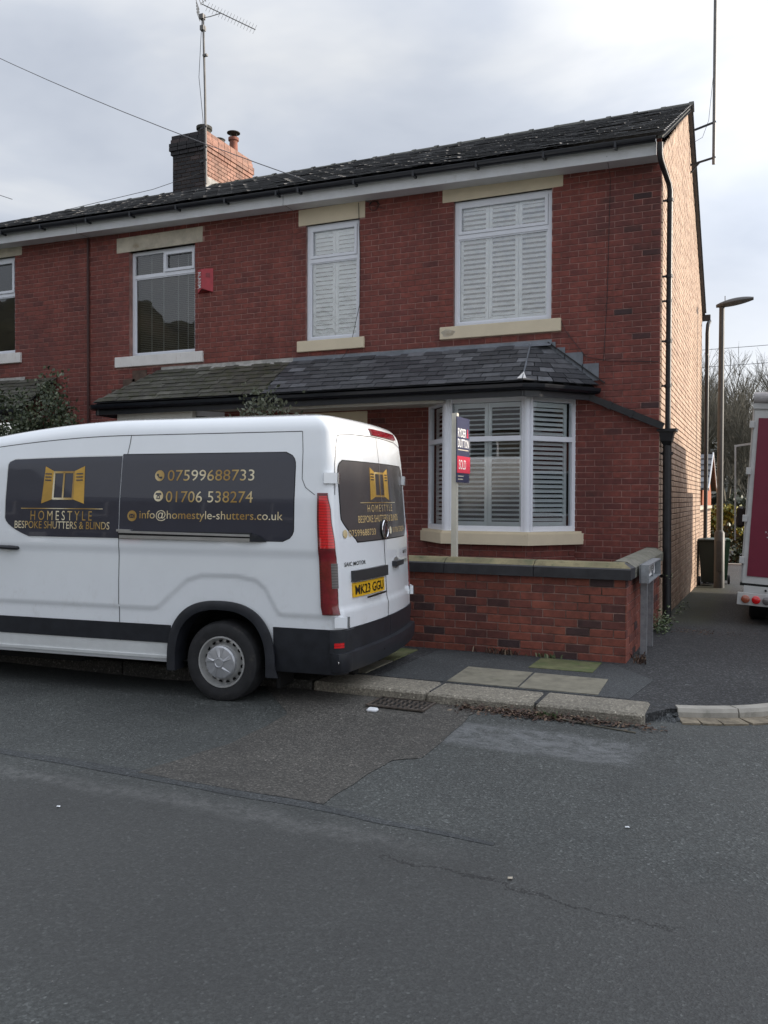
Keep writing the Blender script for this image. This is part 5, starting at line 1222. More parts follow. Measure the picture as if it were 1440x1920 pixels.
for (pts_) in ([(-.045, -.045), (-.025, -.05), (.022, .045), (.005, .055), (-.02, .03)], [(.0, -.01), (.028, .03), (.04, .02), (.03, -.025), (.02, .0), (.01, -.015)], [(.045, .0), (.055, .015), (.062, .0), (.055, -.02)]):
    m = MB(); m.add([c + ex * a + ez * b + nx * .008 for a, b in pts_] + [c + ex * a * 1 + ez * b + nx * -.01 for a, b in pts_], [tuple(range(len(pts_)))] + [(i, (i + 1) % len(pts_), len(pts_) + (i + 1) % len(pts_), len(pts_) + i) for i in range(len(pts_))]); m.build('emblem_wing', M['chrome'], em)
put_text('SAIC MOTOR', lambda u, v: RP(u, v, .005), .14, 1.165, .38, .034, 'badge', M['ink'], van, bold=True, spacing=1.05)
put_text('MAXUS', lambda u, v: RP(u, v, .005), 1.66, 1.185, .20, .034, 'badge', M['ink'], van, bold=True)
put_text('DELIVER 9', lambda u, v: RP(u, v, .005), 1.58, 1.095, .30, .034, 'badge', M['ink'], van, bold=True)
# high brake lamp
bl = patch('brake_lamp', 2.30, 2.78, 2.285, 2.345, .012, M['lamp_deep'], 8, 3)
# the brake lamp sits on the roof curve: shift it onto the rounded skin
for v in bl.data.vertices:
    z = v.co.z; f = math.asin(max(0, min(1, (z - 2.27) / .145))); v.co.x -= .02 * math.sin(f) + .13 * (1 - math.cos(f)) - .004
# bumper
def bump_pt(s, z, off): return CP(s, z, 0, off)
m = MB(); S_ = [1.0 + .1 * i for i in range(0, 10)] + [1.9 + i / 14 for i in range(15)] + [2.9 + .1 * i for i in range(1, 9)]
pr_ = [(.30, .0), (.315, .045), (.36, .06), (.44, .062), (.475, .055), (.482, .0)]
m.add([CP(s, z, 0, o * (1 if 1.3 < s < 3.5 else .35 + .65 * min(1, max(0, (s - 1.0) / .3)))) for s in S_ for (z, o) in pr_], [(i * 6 + j, i * 6 + j + 1, (i + 1) * 6 + j + 1, (i + 1) * 6 + j) for i in range(len(S_) - 1) for j in range(5)])
m.add([CP(S_[0], z, 0, .02) for z, o in pr_], [tuple(range(6))]); m.build('rear_bumper', M['black_plastic'], van, smooth=30)
patch('bumper_corner', .98, 1.95, .475, .66, .030, M['black_plastic'], 12, 4)
patch('reflector', 1.15, 1.55, .52, .562, .034, M['lamp_red'], 6, 2); 
for s in (1.28, 2.25):
    c_ = CP(s, .405, 0, .064); m = MB(); m.lathe([(.012, 0), (.001, .004)], (0, 0, 0), 'X', 10); m.v = [(c_.x + v[0], c_.y + v[1], c_.z + v[2]) for v in m.v]; m.build('parking_sensor', M['chrome'] if s < 2 else M['ink'], van)
# side rail, handles
m = MB(); m.bar((-1.0, side_in(-.5, 1.4) - .022, 1.425), (.265, side_in(0, 1.4) - .022, 1.412), .03, .018); m.bar((-1.0, side_in(-.5, 1.4) - .016, 1.382), (.265, side_in(0, 1.4) - .016, 1.376), .02, .028); m.bar((-1.02, side_in(-.5, 1.4) - .02, 1.437), (-.88, side_in(-.5, 1.4) - .02, 1.434), .04, .02); m.build('door_rail', M['alu'], van)
m = MB(); y_ = side_in(.3, 1.4); m.add([(.262, y_ - .03, 1.425), (.262, y_ - .03, 1.362), (.405, y_ - .006, 1.362), (.385, y_ - .012, 1.385), (.34, y_ - .022, 1.415), (.262, y_, 1.425), (.262, y_, 1.362), (.405, y_, 1.362)], [(0, 1, 2, 3, 4), (0, 4, 5), (1, 6, 7, 2)]); m.build('rail_end_cap', M['black_plastic'], van, fix=False)
m = MB(); m.bar((-1.02, y_ - .008, 1.40), (.27, y_ - .008, 1.40), .012, .07); m.build('rail_track', M['gasket'], van)
m = MB(); m.tube([(-2.36, -.02, 1.262), (-2.30, -.035, 1.265), (-2.18, -.035, 1.262), (-2.11, -.02, 1.258), (-2.10, .01, 1.258)], [.012, .018, .020, .018, .012], 8); m.build('side_door_handle', M['black_plastic'], van, smooth=40)
m = MB(); m.add([(-2.23 + .075 * math.cos(t), side_in(-2.2, 1.26) - .003, 1.265 + .045 * math.sin(t)) for t in [i * math.pi / 8 for i in range(16)]], [tuple(range(16))]); m.build('handle_cup', M['van_sill'], van, fix=False)
# cab glazing and mirrors (outside the photo, built for completeness)
m = MB(); m.add([CF(1 + i / 10, z) + Vector((-.012, 0, .004)) for z in (1.5, 1.75, 2.0, 2.22) for i in range(11)], [(j * 11 + i, j * 11 + i + 1, (j + 1) * 11 + i + 1, (j + 1) * 11 + i) for j in range(3) for i in range(10)]); m.build('windscreen', M['glass_van'], van, smooth=True, fix=False)
patch('cab_window', -3.5, -2.65, 1.42, 2.05, .003, M['glass_van'], 10, 6)
# --- gold print
put_text('07599688733', SP, -.551, 1.866, .825, .093, 'lettering', M['gold'], van); put_text('01706 538274', SP, -.556, 1.683, .825, .095, 'lettering', M['gold'], van)
put_text('info@homestyle-shutters.co.uk', SP, -.812, 1.520, 1.358, .095, 'lettering', M['gold'], van)
put_text('HOMESTYLE', SP, -1.962, 1.515, .66, .085, 'lettering', M['gold'], van, spacing=1.5); put_text('BESPOKE SHUTTERS & BLINDS', SP, -2.136, 1.440, 1.02, .066, 'lettering', M['gold'], van)
put_text('HOMESTYLE', lambda u, v: RP(u, v, .0065), .62, 1.605, .66, .062, 'lettering', M['gold_pale'], van, spacing=1.5); put_text('BESPOKE SHUTTERS & BLINDS', lambda u, v: RP(u, v, .0065), .42, 1.515, 1.05, .06, 'lettering', M['gold_pale'], van)
put_text('07599688733', lambda u, v: RP(u, v, .0065), .235, 1.405, .53, .055, 'lettering', M['gold_pale'], van); put_text('01706 538274', lambda u, v: RP(u, v, .0065), 1.25, 1.405, .48, .05, 'lettering', M['gold_pale'], van)
def shape(P, pts, name, mat): m = MB(); m.add([P(*p) for p in pts], [tuple(range(len(pts)))]); return m.build(name, mat, van, fix=False)
def band(P, a, b, w, name, mat, n=12):
    m = MB(); a = Vector(a); b = Vector(b); d = (b - a).normalized(); t = Vector((-d.y, d.x)) * w / 2
    for k in range(n):
        p, q = a.lerp(b, k / n), a.lerp(b, (k + 1) / n); m.quad(P(*(p - t)), P(*(q - t)), P(*(q + t)), P(*(p + t)))
    return m.build(name, mat, van, fix=False)
def logo(P, P2, x0, z0, w, h):
    def q(a, b): return (x0 + a * w, z0 + b * h)
    shape(P, [q(.0, 0), q(.27, .12), q(.27, .86), q(.05, 1)], 'logo_shutter', M['gold_rich']); shape(P, [q(1, 0), q(.73, .12), q(.73, .86), q(.97, 1)], 'logo_shutter', M['gold_rich'])
    for a, b in ((q(.27, .13), q(.73, .13)), (q(.27, .84), q(.73, .84)), (q(.5, .13), q(.5, .84)), (q(.27, .11), q(.27, .86)), (q(.73, .11), q(.73, .86))): band(P, a, b, .018, 'logo_frame', M['gold'], 4)
    for k in range(3):
        zz = .80 - k * .085; band(P2, q(.06, zz), q(.21, zz - .005), .010, 'logo_slot', M['wrap'], 2); band(P2, q(.79, zz - .005), q(.94, zz), .010, 'logo_slot', M['wrap'], 2)
logo(SP, lambda a, b: SP(a, b, .010), -1.85, 1.665, .46, .335)
logo(lambda a, b: RP(a, b, .0065), lambda a, b: RP(a, b, .009), .70, 1.705, .50, .29)
band(SP, (-2.07, 1.620), (-1.19, 1.620), .007, 'logo_rule', M['gold'], 20); band(lambda a, b: RP(a, b, .0065), (.48, 1.685), (1.40, 1.685), .006, 'logo_rule', M['gold'], 20)
def disc(P, x, z, r, mat, name='icon_disc', off=0): return shape(P, [(x + r * math.cos(t), z + r * math.sin(t)) for t in [i * math.pi / 12 for i in range(24)]], name, mat)
S3 = lambda a, b: SP(a, b, .009)
for x, z in ((-.63, 1.911), (-.63, 1.736), (-.888, 1.563)): disc(SP, x, z, .047, M['gold'])
def handset(P, x, z, s, mat):
    m = MB(); pts = []
    for i in range(9): t = math.radians(200 + i * 110 / 8); pts.append((x + s * (.35 + .9 * math.cos(t)), z + s * (.35 + .9 * math.sin(t))))
    for a, b in zip(pts, pts[1:]): band(P, a, b, s * .32, 'icon_handset', mat, 1)
S4 = lambda a, b: SP(a, b, .010)
m = MB(); arc_ = [(-.63 + .030 * math.cos(math.radians(t)) + .012, 1.911 + .030 * math.sin(math.radians(t)) + .012) for t in range(190, 281, 15)]
for a, b in zip(arc_, arc_[1:]):
    a = Vector(a); b = Vector(b); d = (b - a).normalized(); t = Vector((-d.y, d.x)) * .006; m.quad(S3(*(a - t)), S3(*(b - t)), S3(*(b + t)), S3(*(a + t)))
for p in (arc_[0], arc_[-1]): m.quad(S3(p[0] - .010, p[1] - .008), S3(p[0] + .010, p[1] - .008), S3(p[0] + .010, p[1] + .010), S3(p[0] - .010, p[1] + .010))
m.build('icon_handset', M['wrap'], van, fix=False)
m = MB(); x, z = -.63, 1.736
m.quad(S3(x - .020, z - .025), S3(x + .020, z - .025), S3(x + .012, z + .008), S3(x - .012, z + .008)); m.quad(S3(x - .030, z + .010), S3(x + .030, z + .010), S3(x + .024, z + .026), S3(x - .024, z + .026)); m.build('icon_telephone', M['wrap'], van, fix=False)
disc(S4, x, z - .010, .008, M['gold'])
m = MB(); x, z = -.888, 1.563; m.quad(S3(x - .028, z - .018), S3(x + .028, z - .018), S3(x + .028, z + .018), S3(x - .028, z + .018)); m.build('icon_envelope', M['wrap'], van, fix=False)
m = MB()
for (a, b) in (((x - .025, z + .015), (x, z - .004)), ((x + .025, z + .015), (x, z - .004)), ((x - .025, z - .015), (x - .006, z)), ((x + .025, z - .015), (x + .006, z))):
    a = Vector(a); b = Vector(b); d = (b - a).normalized(); t = Vector((-d.y, d.x)) * .002; m.quad(S4(*(a - t)), S4(*(b - t)), S4(*(b + t)), S4(*(a + t)))
m.build('icon_envelope_fold', M['gold'], van, fix=False)
disc(lambda a, b: RP(a, b, .0065), .175, 1.432, .035, M['gold']); disc(lambda a, b: RP(a, b, .0065), 1.18, 1.43, .035, M['gold'])
# ------------------------------------------------------------------ garden wall
GW = empty('garden_wall', (GX, 8.61, .1), 'low red brick garden wall with mossy stone coping in front of the bay', 'wall')
gf = empty('wall_face', (0, 8.61, 0)); gf.parent = GW; gf.location = Vector((0, 8.61, 0)) - W[GW.name]; W[gf.name] = Vector((0, 8.61, 0))
m = MB(); m.box(-6.6, GX + .008, 8.614, 8.83, 0, .955); m.box(GX - .22, GX + .008, 8.83, 11.575, 0, .955); m.build('mortar_bed', M['mortar_garden'], gf)
brickwork(gf, (-6.6, 8.61, 0), (1, 0, 0), (0, -1, 0), 5.408 - 24 * .235, 5.408, .10, .10 + .0835 * 10, [], M['brick_garden'], C_=.0835, nind=210, seed=71, sh=.0, ulim=lambda v: (0, 5.408), proud=.004)
brickwork(gf, (GX + .012, 8.60, 0), (0, 1, 0), (1, 0, 0), 0, 2.96, .10, .10 + .0835 * 10, [], M['brick_garden'], C_=.0835, nind=80, seed=72, proud=.006)
def coping(name, poly_pts, mat_side, mat_top, outw):
    pass
def cop_seg(a, b, w0, mats):     # profile across; a,b outer-bottom line
    pass
cxs = [-6.6, -5.7, -4.8, -3.95, -3.06, -2.1, -1.14]
for i, (a, b) in enumerate(zip(cxs, cxs[1:])):
    m = MB(); e_ = .003; a_ = a + e_; b_ = b - (e_ if i < 5 else 0)
    prof = [(8.545, .935), (8.545, 1.035), (8.56, 1.048), (8.63, 1.092), (8.74, 1.098), (8.88, 1.04), (8.88, .935)]
    bx = lambda y: b_ - (0 if i < 5 else 0)
    n = len(prof)
    if i < 5: rr_ = lambda y, z: b_
    else: rr_ = lambda y, z: b_ - (z - 1.048) * 1.6 if z > 1.05 else b_
    m.add([(a_, y, z) for y, z in prof] + [(rr_(y, z), y, z) for y, z in prof], [])
    for k in range(n):
        k2 = (k + 1) % n; m.mi = 0 if k in (0, 1) else 1; m.f.append((k, k2, n + k2, n + k)); m.m.append(m.mi)
    m.mi = 0; m.f += [tuple(range(n)), tuple(range(2 * n - 1, n - 1, -1))]; m.m += [0, 0]
    m.build('coping_stone', [M['coping_dark'], M['coping_top']], GW)
cys = [8.885, 9.8, 10.7, 11.575]
for a, b in zip(cys, cys[1:]):
    m = MB(); prof = [(-1.14, .935), (-1.14, 1.035), (-1.155, 1.048), (-1.225, 1.092), (-1.34, 1.098), (-1.46, 1.04), (-1.46, .935)]
    m.add([(x, a + .003, z) for x, z in prof] + [(x, b, z) for x, z in prof], [(k, (k + 1) % 7, 7 + (k + 1) % 7, 7 + k) for k in range(7)] + [tuple(range(7)), tuple(range(7, 14))]); m.build('coping_stone', M['coping_grey'], GW)
m = MB(); m.box(-10.7, -6.6, 8.62, 8.82, 0, .95); m.build('garden_wall', M['brick_garden'], label='garden wall of the middle house, hidden behind the white van', cat='wall')
m = MB(); m.box(-15, -1.42, 8.83, 11.59, .0, .13); m.build('garden_bed', M['soil'], kind='structure')
# ------------------------------------------------------------------ street name sign
sg = empty('street_sign', (-1.09, 9.2, .1), 'low street name sign on two galvanised posts against the garden wall', 'street sign')
for y in (9.18, 9.72):
    m = MB(); m.box(-1.125, -1.065, y, y + .04, .08, .95); m.box(-1.065, -1.060, y - .002, y + .044, .08, .95); m.build('post', M['galv'], sg)
m = MB(); m.box(-1.105, -1.02, 8.98, 10.10, 1.045, 1.058); m.box(-1.105, -1.02, 8.98, 10.10, .872, .884); m.box(-1.105, -1.02, 8.98, 9.0, .884, 1.045); m.box(-1.105, -1.02, 10.08, 10.10, .884, 1.045); m.box(-1.112, -1.100, 8.98, 10.10, .872, 1.058); m.build('frame', M['galv'], sg)
m = MB(); m.box(-1.099, -1.075, 9.01, 10.0, .90, 1.03); pt = m.build('name_plate', M['whiteink'], sg)
put_text('GREEN VIEW', lambda u, v: (-1.073, 9.06 + u, .925 + v), 0, 0, .88, .08, 'lettering', M['antenna'], sg, bold=True)
# ------------------------------------------------------------------ sold board
sb = empty('sold_sign', (-3.06, 8.92, .13), 'navy and crimson estate agent board reading SOLD on a white post by the bay', 'sign')
m = MB(); m.box(-3.105, -3.045, 8.90, 8.96, .12, 2.66); m.build('post', M['post_wood'], sb)
m = MB(); m.box(-3.04, -3.028, 8.86, 9.29, 1.90, 2.62); m.build('board', M['navy'], sb)
m = MB(); m.box(-3.028, -3.022, 8.86, 9.305, 2.005, 2.19); m.build('sold_strip', M['pink'], sb)
def PB(u, v, o=.0): return (-3.0265 + o, 8.86 + u * .74, v)
put_text('RYDER', PB, .035, 2.40, .38, .095, 'lettering', M['whiteink'], sb, bold=True); put_text('&', PB, .445, 2.40, .085, .10, 'lettering', M['pink'], sb, bold=True)
put_text('DUTTON', PB, .035, 2.285, .52, .095, 'lettering', M['whiteink'], sb, bold=True); put_text('FOR SALE', PB, .04, 2.245, .48, .022, 'small_lettering', M['stone_pale'], sb) if False else None
m = MB(); m.quad(PB(.04, 2.255), PB(.53, 2.255), PB(.53, 2.266), PB(.04, 2.266)); m.quad(PB(.04, 1.965), PB(.30, 1.965), PB(.30, 1.975), PB(.04, 1.975)); m.quad(PB(.04, 1.93), PB(.28, 1.93), PB(.28, 1.942), PB(.04, 1.942)); m.build('small_print', M['stone_pale'], sb, fix=False)
put_text('SOLD', lambda u, v: PB(u, v, .0062), .06, 2.045, .33, .105, 'lettering', M['whiteink'], sb)
# ------------------------------------------------------------------ box truck
tr = empty('box_truck', (-.26, 12.0, .1), 'maroon and white box truck seen from behind at the right edge of the photo', 'truck', rot=(0, math.radians(3.4), 0))
def tbx(n_, x0, x1, y0, y1, z0, z1, mat, b=.0, par=None):
    m = MB(); m.bbox(x0, x1, y0, y1, z0, z1, b) if b else m.box(x0, x1, y0, y1, z0, z1); return m.build(n_, mat, par or tr)
tbx('box_body', 0, 2.2, .03, 4.4, .55, 2.82, M['truck_white'], .01)
dr = tbx('rear_door', .025, 1.09, .0, .03, .55, 2.77, M['truck_white']); tbx('door_panel', .075, 1.02, -.012, .0, .645, 2.68, M['maroon'], par=dr)
d2 = tbx('rear_door', 1.11, 2.15, .0, .03, .55, 2.77, M['truck_white']); tbx('door_panel', 1.18, 2.06, -.012, .0, .645, 2.68, M['maroon'], par=d2)
for z in (.80, 1.34, 1.95, 2.55): tbx('hinge', -.03, .03, -.03, .01, z, z + .09, M['truck_white'], .005)
tbx('cross_member', .05, 2.15, -.01, .05, .43, .52, M['truck_white']); tbx('gap_seal', .0, 2.2, .0, .04, .515, .55, M['hole'])
lb = tbx('lamp_board', -.02, 2.22, -.05, -.02, .27, .43, M['truck_white'], .004)
for k, (x, mt) in enumerate(((.08, 'lamp_amber'), (.205, 'lamp_red'), (.33, 'lamp_clear'), (1.87, 'lamp_clear'), (1.995, 'lamp_red'), (2.12, 'lamp_amber'))):
    m = MB(); m.lathe([(.052, -.05), (.052, -.075), (.04, -.085), (.001, -.088)], (0, 0, 0), 'Y', 20); m.v = [(v[0] + x, v[1], v[2] + .35) for v in m.v]; m.build('tail_light', M[mt], tr, smooth=40)
m = MB(); m.lathe([(.014, -.012), (.014, -.03), (.001, -.03)], (.31, 0, .475), 'Y', 12); m.build('bolt', M['hole'], tr)
m = MB(); m.tube([(.0, .02, 2.94), (.1, .02, 2.94), (.5, .0, 2.95), (1.2, .01, 2.94), (2.2, 0, 2.95)], [.07, .075, .072, .075, .07], 10); m.build('rolled_sheet', M['tarp'], tr, smooth=40)
tbx('roof_rail', 0, 2.2, .0, .12, 2.80, 2.87, M['truck_white'])
tbx('sticker', .245, .31, -.0145, -.013, 2.60, 2.68, M['blue']); tbx('sticker', .31, .42, -.0145, -.013, 2.60, 2.68, M['yellow'])
m = MB(); rg = random.Random(5)
for k in range(70):
    x, z = rg.uniform(.24, .75), rg.choice([rg.uniform(1.16, 1.30), rg.uniform(1.14, 1.16)]); s = rg.uniform(.002, .010); m.quad((x - s, -.0135, z - s * .6), (x + s, -.0135, z - s), (x + s * .5, -.0135, z + s), (x - s, -.0135, z + s * .7))
m.build('peeled_lettering', M['truck_white'], tr, kind='stuff', fix=False)
for x in (.25, 1.95):
    w = empty('wheel', (0, 0, 0)); w.parent = tr; W[w.name] = Vector((0, 0, 0))
    for yy in (.9, 4.9):
        m = MB(); m.lathe([(.2, -.12), (.34, -.12), (.37, -.09), (.37, .09), (.34, .12), (.2, .12)], (x, yy, .36), 'X', 24); m.build('tyre', M['tyre'], w, smooth=30)
tbx('chassis', .3, 1.9, .2, 6.0, .35, .50, M['hole']); tbx('cab', .1, 2.1, 4.5, 6.3, .5, 2.1, M['truck_white'], .08)
mr = MB(); mr.bbox(-.20, -.06, 4.3, 4.42, 1.12, 1.50, .04); mr.build('wing_mirror', M['black_plastic'], tr)
m = MB(); m.bar((-.25, 2.0, 2.42), (.0, 2.0, 2.47), .03, .03); m.bar((-.235, 2.0, 2.42), (-.14, 2.0, 1.0), .025, .025); m.build('grab_rail', M['alu'], tr)
# ------------------------------------------------------------------ lamp post, bins
gz = .115 + fall(18.7)
lp = empty('street_lamp', (-.75, 18.7, gz), 'grey street lamp with a single flat arm standing in front of the bins', 'street lamp')
m = MB(); m.tube([(-.75, 18.7, gz), (-.75, 18.7, gz + 1.12), (-.75, 18.7, gz + 1.18)], [.105, .10, .06], 14); m.build('base', M['lamp_post'], lp, smooth=40)
m = MB(); m.tube([(-.75, 18.7, gz + 1.1), (-.75, 18.7, 5.62)], [.062, .052], 12); m.build('pole', M['lamp_post'], lp, smooth=40)
m = MB(); m.box(-.80, -.70, 18.585, 18.60, gz + .35, gz + .95); m.build('access_door', M['lamp_post'], lp)
m = MB(); n = 12; R_ = []
for i in range(10):
    t = i / 9; x = -.86 + .70 * t; w_ = .07 + .11 * math.sin(math.pi * min(1, t * 1.05)) ** .7; zc_ = 5.64 + .10 * t; hh = (.035 + .055 * math.sin(math.pi * t) ** .8)
    R_.append([(x, 18.7 + w_ * math.cos(a), zc_ + hh * (math.sin(a) if math.sin(a) > 0 else .55 * math.sin(a))) for a in [k * 2 * math.pi / n for k in range(n)]])
m.add([p for r_ in R_ for p in r_], [(i * n + j, i * n + (j + 1) % n, (i + 1) * n + (j + 1) % n, (i + 1) * n + j) for i in range(9) for j in range(n)] + [tuple(range(n)), tuple(9 * n + j for j in range(n))]); m.build('lamp_head', M['lamp_post'], lp, smooth=50)
m = MB(); m.box(-.70, -.685, 18.69, 18.71, 5.75, 5.84); m.build('photocell', M['antenna'], lp)
def wbin(x, y, mat, label, ang=0, s=1):
    z = .115 + fall(y); b = empty('wheelie_bin', (x, y, z), label, 'bin', 'wheelie bins by the street lamp', rot=(0, 0, ang))
    m = MB(); w0, w1, d0, d1 = .20, .25, .22, .29
    m.add([(-w0, -d0, .04), (w0, -d0, .04), (w0, d0, .08), (-w0, d0, .08), (-w1, -d1, .93), (w1, -d1, .93), (w1, d1, .95), (-w1, d1, .95)], [(0, 1, 2, 3), (4, 5, 6, 7), (0, 1, 5, 4), (1, 2, 6, 5), (2, 3, 7, 6), (3, 0, 4, 7)]); m.build('bin_body', mat, b)
    m = MB(); m.bbox(-.265, .265, -.31, .32, .935, .985, .012); m.bar((-.2, .33, .97), (.2, .33, .97), .03, .03); m.build('bin_lid', mat, b)
    for sx_ in (-1, 1):
        m = MB(); m.lathe([(.03, -.025), (.10, -.02), (.10, .02), (.03, .025)], (sx_ * .235, .20, .10), 'X', 16); m.build('wheel', M['tyre'], b)
wbin(-.92, 19.35, M['bin'], 'near-black wheelie bin left of the street lamp post', math.pi); wbin(-.86, 20.15, M['bin_green'], 'green wheelie bin half hidden behind the street lamp post', math.pi + .1)
# ------------------------------------------------------------------ small things on the road
dg_ = empty('drain_grate', (-2.64, 6.43, .004), 'rusty cast iron drain grate in the road by the kerb', 'drain')
m = MB(); x0, x1, y0, y1 = -2.90, -2.40, 6.24, 6.56
DZ = .047; m.box(x0, x1, y0, y0 + .02, .005, .016); m.box(x0, x1, y1 - .02, y1, .005, .016); m.box(x0, x0 + .02, y0 + .02, y1 - .02, .005, .016); m.box(x1 - .02, x1, y0 + .02, y1 - .02, .005, .016); dg_.location.z += DZ; m.build('frame', M['grate'], dg_)
m = MB(); m.box(x0 + .02, x1 - .02, y0 + .02, y1 - .02, .004, .007); m.build('sump', M['hole'], dg_)
for i in range(8):
    for j in range(5):
        a = x0 + .04 + i * .055; b = y0 + .045 + j * .05; m = MB()
        if (i + j) % 2: m.box(a, a + .047, b, b + .018, .006, .014)
        else: m.box(a + .014, a + .032, b - .015, b + .033, .006, .014)
        m.build('grate_bar', M['grate'], dg_)
m = MB(); m.bbox(-2.85, -2.76, 6.13, 6.19, .025, .062, .014); m.v = [(x + .2 * (z - .02), y, z) for x, y, z in m.v]; m.build('litter', M['litter'], label='small crumpled piece of white litter on the road near the drain grate', cat='litter')
rg = random.Random(9)
for (x, y, s, lb_) in ((-3.55, 3.6, .012, 'tiny white scrap on the dark road left of the crack'), (-.62, 4.6, .013, 'tiny white scrap on the open road at right'), (-1.02, 3.76, .016, 'pale flattened blob on the road above the crack')):
    m = MB(); m.add([(x + s * rg.uniform(.6, 1.2) * math.cos(k), y + s * rg.uniform(.5, 1) * math.sin(k), .006 + .004 * (k % 2)) for k in range(6)], [tuple(range(6))]); m.build('litter', M['litter'] if s < .015 else M['stone_pale'], label=lb_, cat='litter', fix=False)
def scatter_leaves(name, n, f, smin, smax, mat, label, cat, upz=.5, seed=1, parent=None):
    rg = random.Random(seed); m = MB()
    for k in range(n):
        p = Vector(f(rg)); a = rg.uniform(0, 6.28); s = rg.uniform(smin, smax); t = Vector((math.cos(a), math.sin(a), rg.uniform(-upz, upz))).normalized(); b = t.cross(Vector((rg.uniform(-1, 1), rg.uniform(-1, 1), 1.2))).normalized()
        m.add([p - t * s, p + b * s * .42, p + t * s, p - b * s * .42], [(0, 1, 2, 3)])
    return m.build(name, mat, parent, kind='stuff', label=label, cat=cat, fix=False)
def kl(rg):
    x = min(-.75, max(-2.15, rg.gauss(-1.55, .38))) if rg.random() < .8 else rg.uniform(-2.3, -.6); return (x, 6.53 - abs(rg.gauss(0, .07)) - .005, .05 + abs(rg.gauss(0, .018)))
scatter_leaves('leaf_litter', 1300, kl, .008, .026, M['leaf_dead'], 'dead brown leaves drifted against the road side of the kerb', 'leaves', .5, 3)
m = MB(); m.tube([(-1.35, 6.45, .06), (-1.1, 6.38, .055), (-.8, 6.33, .05)], .006, 5); m.build('twig', M['bark'], label='thin twig lying along the kerb among dead leaves', cat='twig')
def grit(rg): return (rg.gauss(-.75, .30), rg.gauss(11.0, .12) + .0, .119)
scatter_leaves('grit', 260, grit, .006, .018, M['leaf_dead'], 'pale grit and crumbs washed out at the foot of the drainpipe', 'grit', .1, 4)
def blades(name, n, c, rx, ry, h, mat, label, seed, cat='weed', z=.12):
    rg = random.Random(seed); m = MB()
    for k in range(n):
        x, y = c[0] + rg.gauss(0, rx), c[1] + rg.gauss(0, ry); a = rg.uniform(0, 6.28); hh = h * rg.uniform(.4, 1); w = .006; lx, ly = math.cos(a) * hh * .6, math.sin(a) * hh * .6
        m.add([(x - w, y, z), (x + w, y, z), (x + lx * .5 + w, y + ly * .5, z + hh * .7), (x + lx * .5 - w, y + ly * .5, z + hh * .7), (x + lx, y + ly, z + hh * .85)], [(0, 1, 2, 3), (3, 2, 4)])
    m.build(name, mat, None, label=label, cat=cat, kind='stuff', fix=False)
blades('weed', 60, (-2.45, 8.55), .10, .02, .08, M['leaf_dead'], 'dry brown weed at the foot of the garden wall, left', 1); blades('weed', 30, (-1.95, 8.56), .06, .02, .05, M['leaf_weed'], 'small sparse weed at the foot of the garden wall, middle', 2)
blades('weed', 60, (-1.5, 6.50), .05, .02, .06, M['leaf_weed'], 'small green weed growing between kerb and road', 3, z=.045); blades('weed', 50, (-1.08, 8.75), .04, .1, .07, M['leaf_dead'], 'dry weed at the wall corner by the first sign post', 4)
scatter_leaves('ivy', 420, lambda rg: (-1.10 + rg.gauss(0, .06), 10.9 + rg.gauss(0, .22), .13 + abs(rg.gauss(0, .10))), .012, .03, M['leaf_weed'], 'patch of small leafy weeds at the foot of the drainpipe', 'weed', .8, 6)
scatter_leaves('moss', 60, lambda rg: (-1.10 + rg.gauss(0, .035), 11.66 + rg.gauss(0, .035), .70 + rg.gauss(0, .05)), .008, .02, M['leaf_weed'], 'green moss on the lower collar of the drainpipe', 'moss', .8, 7)
scatter_leaves('verge_litter', 160, lambda rg: (-1.12 + abs(rg.gauss(0, .06)), rg.uniform(12.2, 14.6), .12 + fall(13)), .01, .025, M['leaf_weed'], 'scattered weeds and crumbs along the foot of the gable wall', 'weed', .6, 8)
# ------------------------------------------------------------------ garden shrubs
def shrub(name, label, c, rx, ry, rz, n, mat, stems, ls, seed, clumps=24, cat='shrub', base=.13):
    rg = random.Random(seed); o = empty(name, (c[0], c[1], base), label, cat)
    cl = []
    for k in range(clumps):
        while True:
            p = Vector((rg.uniform(-1, 1), rg.uniform(-1, 1), rg.uniform(-1, 1)))
            if p.length < 1: break
        p = p * (.55 + .45 * rg.random()) / max(.35, p.length) * max(p.length, .6)
        cl.append((Vector((c[0] + p.x * rx, c[1] + p.y * ry, c[2] + p.z * rz)), rg.uniform(.10, .2)))
    m = MB()
    for k in range(n):
        q, r_ = rg.choice(cl); d = Vector((rg.gauss(0, 1), rg.gauss(0, 1), rg.gauss(0, 1.1))) * r_ * .6; p = q + d; t = Vector((rg.gauss(0, .6), rg.gauss(0, .6), rg.uniform(.1, 1.2))).normalized(); s = ls * rg.uniform(.6, 1.3); b = t.cross(Vector((rg.gauss(0, 1), rg.gauss(0, 1), .3))).normalized() * s * .34
        m.add([p, p + t * s * .5 + b, p + t * s, p + t * s * .5 - b], [(0, 1, 2, 3)])
    m.build('foliage', mat, o, fix=False, kind='stuff')
    for k in range(stems):
        q, r_ = cl[k % len(cl)]; m = MB(); a = Vector((c[0] + rg.gauss(0, rx * .15), c[1] + rg.gauss(0, ry * .15), base)); mid = a.lerp(q, .5) + Vector((rg.gauss(0, .05), rg.gauss(0, .05), .1)); m.tube([a, mid, q], [.014, .009, .004], 5); m.build('stem', M['bark'], o)
    return o
shrub('evergreen_bush', 'dense dark evergreen bush in front of the leftmost house', (-10.75, 9.7, 2.45), 1.25, .6, .95, 11000, M['leaf_dark'], 10, .060, 81, 70, 'bush')
